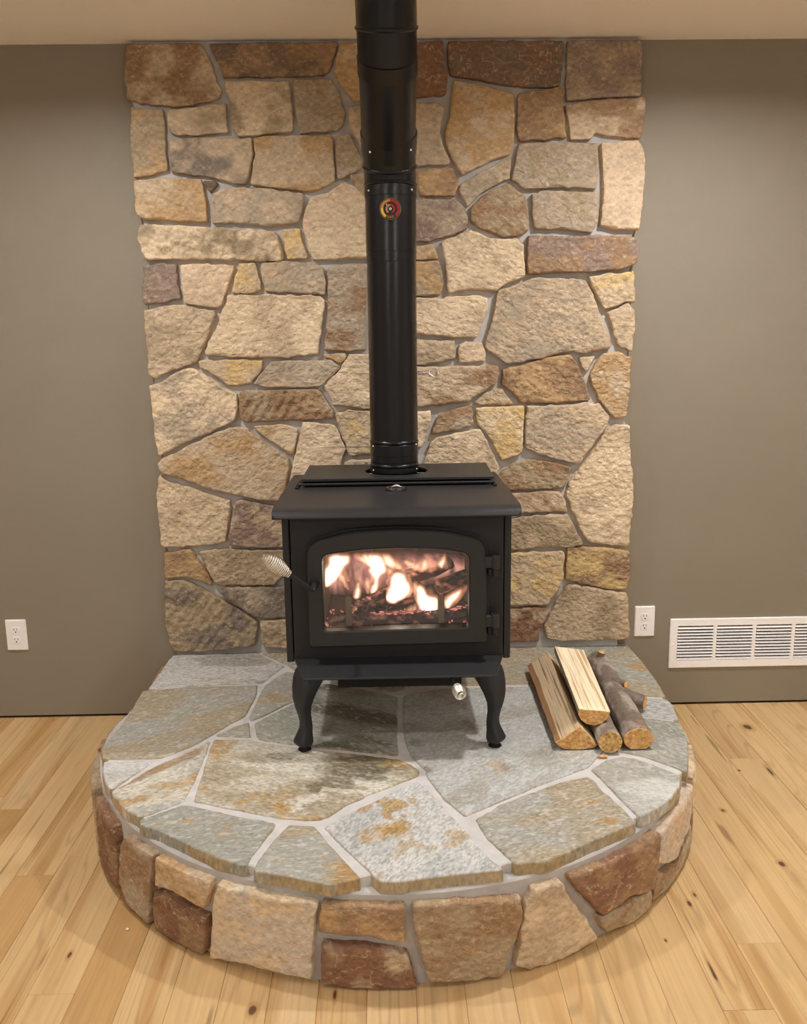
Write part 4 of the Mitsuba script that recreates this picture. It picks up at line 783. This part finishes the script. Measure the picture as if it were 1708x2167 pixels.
# inside: firebricks, log guards
iz0, iz1 = 0.565, 0.86
def brick(*a): add("firebrick", box(*a, r=0.002), "fire_brick", stove)
for i in range(3):
    y0 = -0.795 + 0.155 * i
    for j in range(2):
        z0 = iz0 + 0.148 * j
        for xa in (bx0 + 0.0505, bx1 - 0.0805): brick(xa, xa + 0.03, y0, y0 + 0.153, z0, z0 + 0.146)
for i in range(3):
    x0 = bx0 + 0.084 + 0.148 * i
    for j in range(2): brick(x0, x0 + 0.146, -0.360, -0.331, iz0 + 0.148 * j, iz0 + 0.148 * j + 0.146)
for i in range(3):
    x0 = bx0 + 0.084 + 0.148 * i; brick(x0, x0 + 0.146, -0.80, -0.36, 0.5655, 0.585)
for x in (-0.123, 0.150):
    add("log_guard", plate(np.vstack([[(x - 0.009, 0.585), (x + 0.009, 0.585)], arc(x, 0.700, 0.009, 0.009, 0, 180, 9)]), [], 0.786, 0.792, 0.001, front), "fire_brick", stove)

# ---------------------------------------------------------------- the fire
def rough_log(p0, p1, r, seed, squash=0.8):
    p0, p1 = np.array(p0), np.array(p1); n = 26
    P = [p0 + (p1 - p0) * t for t in np.linspace(0, 1, n)]
    V, F = tube(P, [r * (1 if 0 < i < n - 1 else 0.85) for i in range(n)], 16)
    d = (meshkit.fbm(V * 26 + seed, 3, seed) - 0.5)
    return V + d[:, None] * 0.9 * r * np.array([1, 1, squash]), F
for p0, p1, r, lab, s in (((-0.125, -0.70, 0.603), (0.165, -0.69, 0.606), 0.022, "charred log lying across the front of the fire", 1),
                          ((-0.12, -0.68, 0.625), (0.02, -0.60, 0.672), 0.024, "glowing split log slanting up from the left of the fire", 2),
                          ((0.03, -0.52, 0.675), (0.20, -0.50, 0.735), 0.026, "charred log at the back of the fire under the top right flames", 3),
                          ((0.17, -0.66, 0.602), (0.255, -0.60, 0.604), 0.022, "short charred log beside the right log guard", 4),
                          ((0.15, -0.575, 0.664), (0.255, -0.54, 0.698), 0.026, "charred log leaning on the right firebricks", 5),
                          ((-0.20, -0.69, 0.594), (-0.10, -0.60, 0.60), 0.012, "thin burnt stick in the left corner of the fire", 6),
                          ((-0.04, -0.58, 0.612), (0.10, -0.50, 0.64), 0.030, "charred log in the middle below the tallest flames", 7)):
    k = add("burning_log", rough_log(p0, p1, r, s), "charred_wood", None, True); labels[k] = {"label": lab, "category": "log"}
# embers
ember = []
rng = np.random.default_rng(5)
for i in range(110):
    x, y = rng.uniform(-0.20, 0.25), rng.uniform(-0.745, -0.55)
    if abs(x) < 0.15 and rng.random() < 0.4: continue
    c = m3.Manifold.sphere(1.0, 4).rotate(tuple(rng.uniform(0, 90, 3))).scale(tuple(rng.uniform(0.002, 0.008, 3))).translate((x, y, 0.588 + rng.uniform(0, 0.008)))
    ember.append(man(c))
for (p0, p1, k) in (((-0.06, -0.705, 0.627), (0.13, -0.70, 0.628), 46), ((-0.115, -0.69, 0.645), (0.01, -0.615, 0.69), 36), ((0.18, -0.67, 0.622), (0.245, -0.63, 0.624), 24), ((0.04, -0.535, 0.70), (0.17, -0.52, 0.752), 20)):
    for t in rng.uniform(0, 1, k):
        c = np.array(p0) + (np.array(p1) - p0) * t + rng.normal(0, 0.003, 3)
        ember.append(man(m3.Manifold.sphere(1.0, 4).rotate(tuple(rng.uniform(0, 90, 3))).scale(tuple(rng.uniform(0.0015, 0.007, 3) * [1.8, 1, 0.5])).translate(tuple(c))))
v, f = join(*ember)
g = meshkit.fbm(v * 40, 3, 3)[:, None]
scene["embers"] = mikit.ply((v, f), "ember_skin", smooth=True, color=np.clip((g - 0.25) * 2.2, 0, 1) * np.array([0.70, 0.22, 0.17]) + np.array([0.10, 0.025, 0.02]), emitter={"type": "area", "radiance": {"type": "mesh_attribute", "name": "vertex_color"}, "sampling_weight": 0.1})
labels["embers"] = {"kind": "stuff", "label": "pink glowing embers on the stove's firebricks", "category": "embers"}
fire = thing("fire", "white and orange flames with painted glow haze behind the stove's glass door", "fire")
FLAME_RAMP = {"w": ((0, 0.25, 0.5, 0.8, 1.1), ((0.0, 0.0, 0.0), (0.30, 0.11, 0.055), (0.95, 0.52, 0.30), (2.4, 1.9, 1.3), (7.0, 5.6, 4.2))),
              "o": ((0, 0.4, 0.8, 1.2), ((0.0, 0.0, 0.0), (0.60, 0.25, 0.13), (1.3, 0.76, 0.46), (1.8, 1.35, 0.9))),
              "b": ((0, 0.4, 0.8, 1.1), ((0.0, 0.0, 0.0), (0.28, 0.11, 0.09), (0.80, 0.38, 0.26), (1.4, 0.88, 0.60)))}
def flame_or_haze(kind, y, pts, seed):
    pts = np.array(pts)
    for _ in range(3): pts = np.vstack([np.stack([0.75 * pts + 0.25 * np.roll(pts, -1, 0), 0.25 * pts + 0.75 * np.roll(pts, -1, 0)], 1).reshape(-1, 2)])
    pts = pts + 0.004 * (np.stack([meshkit.fbm(np.c_[pts * 70, np.full(len(pts), seed * 1.0 + q)], 2, seed + q) for q in (0, 5)], 1) - 0.5)
    poly = Polygon(pts).buffer(0.006 if kind == "w" else 0.003)
    if poly.geom_type != "Polygon": poly = max(poly.geoms, key=lambda q: q.area)
    layers = [resample(poly, 0.004)]
    for d in (0.002, 0.005, 0.009):
        q = poly.buffer(-d)
        layers += [resample(h, 0.004) for h in getattr(q, "geoms", [q]) if h.area > 1e-5]
    x0, z0, x1, z1 = poly.bounds
    gx, gz = np.meshgrid(np.arange(x0, x1, 0.004), np.arange(z0, z1, 0.004)); grid = np.c_[gx.ravel(), gz.ravel()]
    inner = poly.buffer(-0.012)
    if not inner.is_empty: layers.append(grid[shapely.contains_xy(inner, grid[:, 0], grid[:, 1])])
    P = np.vstack(layers); tri = Delaunay(P).simplices; c = P[tri].mean(1)
    tri = tri[shapely.contains_xy(poly, c[:, 0], c[:, 1])]
    d = shapely.distance(shapely.points(P), poly.exterior)
    top = 0.020 if kind != "b" else 0.012
    th = top * np.sqrt(np.clip(1 - (1 - np.clip(d / 0.022, 0, 1)) ** 2, 0, 1)) + 0.0004
    n = len(P)
    V = np.vstack([np.c_[P[:, 0], y - th, P[:, 1]], np.c_[P[:, 0], y + th, P[:, 1]]])
    s = P[tri]; ar = (s[:, 1, 0] - s[:, 0, 0]) * (s[:, 2, 1] - s[:, 0, 1]) - (s[:, 2, 0] - s[:, 0, 0]) * (s[:, 1, 1] - s[:, 0, 1])
    tri[ar < 0] = tri[ar < 0][:, ::-1]
    F = np.vstack([tri, tri[:, ::-1] + n])
    k = np.arange(len(layers[0])); j = (k + 1) % len(k)
    F = np.vstack([F, np.stack([k, k + n, j + n], 1), np.stack([k, j + n, j], 1)])
    warp = meshkit.fbm(np.c_[P * [22, 16], np.full(n, seed * 1.7)], 3, seed + 3) - 0.5
    q = np.c_[(P + warp[:, None] * [0.05, 0.02]) * [55, 16], np.full(n, seed * 2.3)]
    f_ = meshkit.fbm(q, 4, seed)
    edge = np.clip(d / {"w": 0.019, "o": 0.014, "b": 0.04}[kind], 0, 1)
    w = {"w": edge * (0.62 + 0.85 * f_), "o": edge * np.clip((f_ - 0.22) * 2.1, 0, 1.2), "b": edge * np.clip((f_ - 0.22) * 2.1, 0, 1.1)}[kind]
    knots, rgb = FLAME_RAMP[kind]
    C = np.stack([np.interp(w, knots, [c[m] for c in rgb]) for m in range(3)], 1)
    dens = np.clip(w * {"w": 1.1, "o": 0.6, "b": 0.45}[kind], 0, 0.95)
    key = number(fire + "__flame_or_haze")
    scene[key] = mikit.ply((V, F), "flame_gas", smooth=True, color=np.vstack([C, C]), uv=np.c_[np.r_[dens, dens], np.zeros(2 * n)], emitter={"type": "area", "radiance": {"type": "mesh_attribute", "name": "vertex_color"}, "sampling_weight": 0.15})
for k, (kind, y, pts) in enumerate(FLAMES): flame_or_haze(kind, y, pts, 20 + k)

# ---------------------------------------------------------------- stove pipe
pipe = thing("stove_pipe", "black stove pipe rising from the stove with an elbow at the top", "stove pipe")
def dirv(deg): return np.array([0.0, -math.sin(math.radians(deg)), math.cos(math.radians(deg))])
pts, dirs = [np.array([PIPE_X, PIPE_Y, 1.0])], []
for deg, L in ((0, 0.922), (15, 0.052), (30, 0.060), (45, 0.282), (30, 0.075), (15, 0.080), (0, 0.3)):
    dirs.append(dirv(deg)); pts.append(pts[-1] + dirs[-1] * L * np.array([1, 1, 1]) + np.array([-0.0015 if deg else 0, 0, 0]))
def ring(c, d, r, n=48):
    t = np.linspace(0, 2 * np.pi, n, endpoint=False)
    b = np.cross(d, [1.0, 0, 0])
    return c + r * (np.outer(np.cos(t), [1.0, 0, 0]) + np.outer(np.sin(t), b))
def strip(rings):
    n = len(rings[0]); V = np.vstack(rings); F = []; i = np.arange(n); j = (i + 1) % n
    for k in range(len(rings) - 1): F += [np.stack([k * n + i, k * n + j, (k + 1) * n + j], 1), np.stack([k * n + i, (k + 1) * n + j, (k + 1) * n + i], 1)]
    return V, np.vstack(F)
R = PIPE_R
def straight(z0, z1, profile):
    return lathe([(R + dr_, z) for dr_, z in profile], (PIPE_X, PIPE_Y, 0), (0, 0, 1), 64)
bead = lambda z, h=0.0028, w=0.006: [(0, z - w), (h * 0.7, z - w * 0.5), (h, z), (h * 0.7, z + w * 0.5), (0, z + w)]
add("collar", straight(0, 0, [(-0.003, 0.99), (-0.003, 1.012), (0.0012, 1.014), (0.0012, 1.030)] + bead(1.036) + [(0.0005, 1.05)]), "pipe_black", pipe, 30)
add("crimp_ring", join(*[box(-0.0022, 0.0022, -0.0015, 0.0015, 0, 0.010) for _ in range(0)] or [straight(0, 0, [(0.0, 1.0185), (0.002, 1.0195), (0.002, 1.0265), (0.0, 1.0275)])]), "deep_black", pipe, 30)
add("section", straight(0, 0, [(0.0, 1.05), (0.0, 1.069), (0.0016, 1.070), (0.0016, 1.104)] + bead(1.112) + [(0.0, 1.12), (0.0, 1.50)]), "pipe_black", pipe, 30)
add("section", straight(0, 0, [(0.0, 1.50), (0.0, 1.683), (0.0009, 1.684), (0.0009, 1.714), (0.0018, 1.7145), (0.0018, 1.74), (0.0018, 1.90)]), "pipe_black", pipe, 30)
add("band", straight(0, 0, [(0.0, 1.880), (0.0036, 1.8815), (0.0036, 1.912)] + bead(1.919, 0.006, 0.007) + [(0.002, 1.928)]), "pipe_black", pipe, 30)
for k in range(1, len(dirs)):
    a, b = pts[k], pts[k + 1]
    m0 = dirs[k - 1] + dirs[k]; m0 /= np.linalg.norm(m0)
    m1 = dirs[k] + dirs[k + 1] if k + 1 < len(dirs) else dirs[k]; m1 = m1 / np.linalg.norm(m1)
    rr = R + 0.0015 + 0.0008 * k
    rings = [ring(a, m0, rr), ring(b, m1, rr)]
    add("elbow_section", strip(rings), "pipe_black", pipe, 30)
    if k in (2, 5, 6):
        add("bead", strip([ring(a + m0 * dz, m0, rr + h) for h, dz in ((-0.001, -0.007), (0.003, -0.003), (0.0038, 0), (0.003, 0.003), (-0.001, 0.007))]), "pipe_black", pipe, True)
    if k == 4:
        add("seam", strip([ring(a + m0 * dz, m0, rr + h) for h, dz in ((-0.001, -0.045), (0.0022, -0.044), (0.0022, -0.002), (0.004, 0.0), (-0.001, 0.002))]), "pipe_black", pipe, 30)
    if k == 3:
        add("seam", strip([ring(a + m0 * dz, m0, rr + h) for h, dz in ((-0.001, -0.02), (0.0022, -0.019), (0.0045, 0.047), (-0.001, 0.0485))]), "pipe_black", pipe, 30)
add("ceiling_collar", lathe([(0.15, 0.0), (0.15, -0.006), (0.145, -0.012), (0.086, -0.012)], (pts[-2][0], pts[-2][1], H), (0, 0, 1), 48), "pipe_black", pipe, 30)
def screw(x, z, c=None, d=None):
    if c is None:
        dx = x - PIPE_X; c = np.array([x, PIPE_Y - math.sqrt(max(R * R - dx * dx, 0)) - 0.001, z]); d = np.array([dx, c[1] - PIPE_Y, 0])
    add("screw", lathe([(0.0, 0.0042), (0.0028, 0.0036), (0.0042, 0.001), (0.0044, 0.0)], c, d, 12), "nickel", pipe, True)
for x, z in ((-0.0475, 1.021), (0.0935, 1.022), (-0.047, 1.101), (0.0925, 1.104), ): screw(x, z)
for x, z in ((-0.046, 1.897), (0.087, 1.898)):
    dx = x - PIPE_X; c_ = np.array([x, PIPE_Y - math.sqrt((R + 0.0034) ** 2 - dx * dx), z]); screw(0, 0, c_, np.array([dx, c_[1] - PIPE_Y, 0]))
m = pts[3] + dirs[3] * 0.026; q = np.cross(dirs[3], [1, 0, 0])
for a in (-42, 50):
    n_ = math.sin(math.radians(a)) * np.array([1.0, 0, 0]) + math.cos(math.radians(a)) * np.array([0, -math.cos(math.radians(45)), -math.sin(math.radians(45))])
    screw(0, 0, m + n_ * (R + 0.0065), n_)
n_ = np.array([0, -math.cos(math.radians(45)), -math.sin(math.radians(45))]); screw(0, 0, pts[4] - dirs[3] * 0.026 + n_ * (R + 0.0062), n_)
# damper: rod through the pipe, coil and loop handle
dz = 1.3335
dk = add("damper_rod", tube([(-0.104, PIPE_Y - 0.004, dz + 0.002), (0.0, PIPE_Y, dz), (0.1055, PIPE_Y, dz)], 0.0022, 8), "nickel", pipe, 30)
add("damper_handle", join(coil((0.1035, PIPE_Y, dz), (0.139, PIPE_Y, dz + 0.003), lambda t: 0.0058, 9, 0.0016, 18),
    tube([(0.138, PIPE_Y, dz + 0.006), (0.150, PIPE_Y, dz + 0.012), (0.163, PIPE_Y, dz + 0.017), (0.168, PIPE_Y, dz + 0.011), (0.170, PIPE_Y, dz), (0.167, PIPE_Y, dz - 0.010), (0.158, PIPE_Y, dz - 0.014), (0.148, PIPE_Y, dz - 0.008), (0.138, PIPE_Y, dz - 0.001)], 0.0028, 8),
    coil((0.165, PIPE_Y, dz + 0.015), (0.166, PIPE_Y, dz - 0.011), lambda t: 0.0065, 7, 0.0012, 14)), "nickel", dk, 40, label="nickel coil and loop damper handle")
# magnetic thermometer on the pipe
gz, gx, gy = 1.8365, 0.0197, PIPE_Y - R - 0.0075
th = thing("thermometer", "round magnetic thermometer with yellow and red dial on the stove pipe", "thermometer")
def disc(r0, r1, a0, a1, y0, y1, n=40):
    if r0 <= 0: pts_ = arc(gx, gz, r1, r1, a0, a1, n)
    else: pts_ = np.vstack([arc(gx, gz, r1, r1, a0, a1, n), arc(gx, gz, r0, r0, a1, a0, n)])
    return plate(pts_, [], -y0, -y1, 0.0004, lambda u, v, w: (u, -w, v))
add("dial", lathe([(0.0, 0.005), (0.029, 0.005), (0.0315, 0.004), (0.0325, 0.001), (0.0325, -0.003), (0.0, -0.003)], (gx, gy + 0.003, gz), (0, -1, 0), 48), "gauge_black", th, 30)
add("bezel", lathe([(0.0305, 0.005), (0.0325, 0.0062), (0.0335, 0.004), (0.0335, 0.0)], (gx, gy + 0.003, gz), (0, -1, 0), 48), "gauge_bronze", th, True)
yf = gy - 0.002
add("yellow_arc", disc(0.0215, 0.0295, 172, 238, yf, yf - 0.0012), "gauge_yellow", th)
add("orange_arc", disc(0.0215, 0.0295, 92, 171, yf, yf - 0.0012), "gauge_orange", th)
add("red_arc", disc(0.0215, 0.0295, -52, 91, yf, yf - 0.0012), "gauge_red", th)
add("inner_arc", disc(0.0085, 0.0145, -60, 90, yf, yf - 0.0012), "gauge_red", th)
add("inner_arc", disc(0.0085, 0.0145, 91, 240, yf, yf - 0.0012), "gauge_orange", th)
add("label_plate", disc(0.0195, 0.028, 243, 297, yf, yf - 0.001), "gauge_bronze", th)
add("hub", lathe([(0.0015, 0.004), (0.0042, 0.0035), (0.0046, 0.0)], (gx, yf, gz), (0, -1, 0), 20), "nickel", th, 30)
add("pointer", box(gx - 0.012, gx - 0.010, yf - 0.0025, yf - 0.0012, gz + 0.010, gz + 0.016), "white_plastic", th)

# ---------------------------------------------------------------- outlets and vent
def outlet(cx, cz, lab):
    o = thing("electrical_outlet", lab, "outlet")
    w, h = 0.0395, 0.0615
    add("cover_plate", plate(rrect(cx - w, cx + w, cz - h, cz + h, 0.004), [], 0.0, 0.0065, 0.0035, lambda u, v, w_: (u, -w_, v)), "white_plastic", o)
    for s in (0.0195, -0.0195):
        z = cz + s
        face = np.vstack([arc(cx, z, 0.0165, 0.0165, -55, 55, 8), arc(cx, z, 0.0165, 0.0165, 125, 235, 8)])
        r = add("receptacle", plate(face, [], 0.006, 0.0085, 0.0008, lambda u, v, w_: (u, -w_, v)), "white_plastic", o)
        add("slots", join(box(cx - 0.0068, cx - 0.0050, -0.0089, -0.008, z + 0.0005, z + 0.0085), box(cx + 0.0050, cx + 0.0066, -0.0089, -0.008, z + 0.0015, z + 0.0080),
            lathe([(0.0027, 0.0), (0.0027, 0.0009), (0.0, 0.0009)], (cx, -0.008, z - 0.0065), (0, -1, 0), 12)), "slot_dark", r)
    add("plate_screw", lathe([(0.003, 0.0), (0.0028, 0.0012), (0.0, 0.0016)], (cx, -0.0062, cz), (0, -1, 0), 12), "white_plastic", o, True)
outlet(-1.4435, 0.3405, "white duplex outlet on the wall left of the stone chimney")
outlet(0.990, 0.349, "white duplex outlet between the stone chimney and the floor vent")
vent = thing("return_air_vent", "wide white louvred air vent low on the right wall", "vent")
VX, VZ0, VZ1, NC, PITCH_X = 1.091, 0.1545, 0.357, 5, 0.1543
wins = [rrect(VX + 0.031 + PITCH_X * k, VX + 0.031 + PITCH_X * k + 0.1395, 0.1885, 0.3265, 0.003, 3) for k in range(NC)]
VX1 = VX + 0.062 + PITCH_X * NC - 0.015
add("frame", plate([(VX, VZ0), (VX1, VZ0), (VX1, VZ1), (VX, VZ1)], wins, 0.001, 0.0085, 0.003, lambda u, v, w: (u, -w, v)), "white_enamel", vent)
add("shade_backing", box(VX + 0.02, VX1 - 0.02, -0.0012, -0.0004, 0.18, 0.335), "slot_dark", vent)  # dark sheet painted in for the shade behind the slats
for k in range(NC):
    xa = VX + 0.031 + PITCH_X * k
    for i in range(11):
        z = 0.1905 + 0.01255 * i
        V = np.array([(x, y, zz) for x in (xa, xa + 0.1395) for y, zz in ((-0.0105, z), (-0.0016, z + 0.0054), (-0.0016, z + 0.0042), (-0.0095, z - 0.0008))])
        F = np.array([(0, 4, 5), (0, 5, 1), (3, 2, 6), (3, 6, 7), (0, 3, 7), (0, 7, 4), (1, 5, 6), (1, 6, 2), (0, 1, 2), (0, 2, 3), (4, 6, 5), (4, 7, 6)])
        add("slat", (V, F), "white_enamel", vent)
for x in (VX + 0.0125, VX1 - 0.0125):
    add("screw", lathe([(0.004, 0.0), (0.0035, 0.0015), (0.0, 0.002)], (x, -0.0083, 0.2515), (0, -1, 0), 12), "white_enamel", vent, True)

# ---------------------------------------------------------------- firewood
def split_log(name, label, section, tags, p0, p1, mats, ends, seed, rough=0.0022, taper=1.0, nl=60):
    """A log along p0-p1: section points (a, b) relative to p0 in (x, z), tags the kind of face after each point (s split, b bark)."""
    key = thing(name, label, "firewood")
    p0, p1 = np.array(p0, float), np.array(p1, float)
    S = np.array(section, float); k = len(S); faces = {}
    for i in range(k):
        a, b = S[i], S[(i + 1) % k]; m_ = max(2, int(np.linalg.norm(b - a) / 0.0035))
        faces.setdefault(tags[i], []).append(np.array([a + (b - a) * t for t in np.linspace(0, 1, m_ + 1)]))
    rimgroups = []
    for tag, runs in faces.items():
        merged = [runs[0]]
        for r in runs[1:]:
            if np.allclose(merged[-1][-1], r[0]): merged[-1] = np.vstack([merged[-1], r[1:]])
            else: merged.append(r)
        parts = []
        for run in merged:
            n = len(run); ts = np.linspace(0, 1, nl)
            V = np.array([[p0[0] + (p1[0] - p0[0]) * t + q[0] * (1 + (taper - 1) * t), p0[1] + (p1[1] - p0[1]) * t, p0[2] + (p1[2] - p0[2]) * t + q[1] * (1 + (taper - 1) * t)] for t in ts for q in run])
            fr = [260, 9, 260] if tag == "s" else [70, 26, 70]
            amp = rough if tag == "s" else rough * 1.3
            w = (meshkit.fbm(V * fr + seed, 3, seed) - 0.5)[:, None]
            low = (meshkit.fbm(V * [14, 5, 14] + seed, 2, seed + 2) - 0.5)[:, None]
            c = V - (p0 + S.mean(0)[[0, 0, 1]] * [1, 0, 1]); c[:, 1] = 0; c /= np.maximum(np.linalg.norm(c, axis=1, keepdims=True), 1e-6)
            V = V + c * (w * amp * 1.6 + low * 0.006)
            i, j = np.meshgrid(np.arange(nl - 1), np.arange(n - 1), indexing="ij"); a = (i * n + j).ravel()
            parts.append((V, np.vstack([np.stack([a, a + n + 1, a + 1], 1), np.stack([a, a + n, a + n + 1], 1)])))
        add({"s": "split_face", "b": "bark", "i": "inner_bark"}[tag], join(*parts), mats[tag], key, True)
    # cut ends: a fan from the section's middle
    full = np.vstack([np.array([S[i] + (S[(i + 1) % k] - S[i]) * t for t in np.linspace(0, 1, 9)[:-1]]) for i in range(k)])
    for t, sgn in ((0.0, -1), (1.0, 1)):
        sc = 1 + (taper - 1) * t; base = p0 + (p1 - p0) * t
        rings = [S.mean(0) + (full - S.mean(0)) * f for f in (1.0, 0.97, 0.75, 0.5, 0.25)]
        V = np.vstack([np.c_[base[0] + r[:, 0] * sc, np.full(len(r), base[1]), base[2] + r[:, 1] * sc] for r in rings] + [[base + [S.mean(0)[0] * sc, 0, S.mean(0)[1] * sc]]])
        low = (meshkit.fbm(V * [14, 5, 14] + seed, 2, seed + 2) - 0.5)[:, None]
        c = V - (base + S.mean(0)[[0, 0, 1]] * [1, 0, 1]); c[:, 1] = 0; ln = np.linalg.norm(c, axis=1, keepdims=True); c /= np.maximum(ln, 1e-6)
        V = V + c * low * 0.006 * np.clip(ln / 0.03, 0, 1)
        V[len(full):, 1] += (sgn * (0.003 * (meshkit.fbm(V * 90, 3, seed + 8)) + 0.0005))[len(full):]
        n = len(full); F = []
        for q in range(4):
            i = np.arange(n); j = (i + 1) % n
            F += [np.stack([q * n + i, q * n + j, (q + 1) * n + j], 1), np.stack([q * n + i, (q + 1) * n + j, (q + 1) * n + i], 1)]
        i = np.arange(n); j = (i + 1) % n; F.append(np.stack([4 * n + i, 4 * n + j, np.full(n, 5 * n)], 1))
        add("cut_end", (V, np.vstack(F)), ends, key, 40)
    return key
M = {"s": "split_grey", "b": "bark", "i": "inner_bark"}
split_log("firewood_log", "grey split wedge log at the left of the firewood pile", [(0.011, 0.071), (-0.047, 0.033), (-0.062, 0.024), (-0.050, 0.010), (-0.033, 0.001), (0.016, 0.000), (0.055, 0.005), (0.064, 0.012)], "sibbbbss", (0.535, -0.90, HT + 0.002), (0.548, -0.30, HT + 0.006), M, "end_tan", 3)
half = [(-0.046, 0.006), (0.047, -0.006)] + [(0.0 + 0.047 * math.cos(t), -0.004 + 0.044 * math.sin(t)) for t in np.radians([-12, -35, -60, -90, -120, -145, -168])]
split_log("firewood_log", "pale half-round split log lying on top of the firewood pile", half, "s" + "b" * 8, (0.593, -0.868, 0.371), (0.622, -0.36, 0.376), {**M, "s": "split_pale"}, "end_tan", 5, 0.0018, 1.08)
rnd = lambda rx, rz, n=16: [(rx * math.cos(t), rz * math.sin(t)) for t in np.linspace(0, -2 * math.pi, n, endpoint=False)]
split_log("firewood_log", "small round bark log under the pale half-round one", rnd(0.034, 0.033), "b" * 16, (0.629, -0.928, HT + 0.036), (0.640, -0.44, HT + 0.036), M, "end_rough", 7)
big = [(0.044 * math.cos(t), max(0.034 * math.sin(t), -0.030)) for t in np.linspace(0, -2 * math.pi, 18, endpoint=False)]
bk = split_log("firewood_log", "thick round bark log with sawn knots at the right of the firewood pile", big, "b" * 18, (0.717, -0.908, HT + 0.034), (0.748, -0.26, HT + 0.034), M, "end_tan", 9, 0.0026, 0.86)
def knot(p0, p1, r0, r1):
    p0, p1 = np.array(p0), np.array(p1)
    V, F = tube([p0 + (p1 - p0) * t for t in np.linspace(0, 1, 7)], np.linspace(r0, r1, 7), 14, caps=False)
    V = V + (meshkit.fbm(V * 60, 2, 4) - 0.5)[:, None] * 0.004
    k = add("knot", (V, F), "bark", bk, True)
    add("sawn_face", lathe([(r1 * 0.98, 0.0005), (r1 * 0.6, 0.001), (0.0, 0.0012)], p1, p1 - p0, 18), "end_tan", k)
knot((0.735, -0.600, 0.298), (0.808, -0.650, 0.296), 0.034, 0.021)
knot((0.742, -0.520, 0.312), (0.768, -0.575, 0.326), 0.020, 0.011)
knot((0.742, -0.305, 0.300), (0.750, -0.312, 0.341), 0.018, 0.0125)
# a splinter standing off the pale log, a chip by the small log, a scrap on the floor
k = add("wood_chip", box(0.590, 0.617, -0.952, -0.940, HT + 0.001, HT + 0.004, r=0.001), "end_tan"); labels[k] = {"label": "small wood chip on the flagstone in front of the firewood", "category": "wood chip"}
k = add("paper_scrap", man(m3.Manifold.sphere(1, 8).scale((0.0045, 0.004, 0.003)).translate((-0.675, -1.302, 0.003))), "white_plastic"); labels[k] = {"label": "tiny white scrap on the floor left of the hearth", "category": "scrap"}
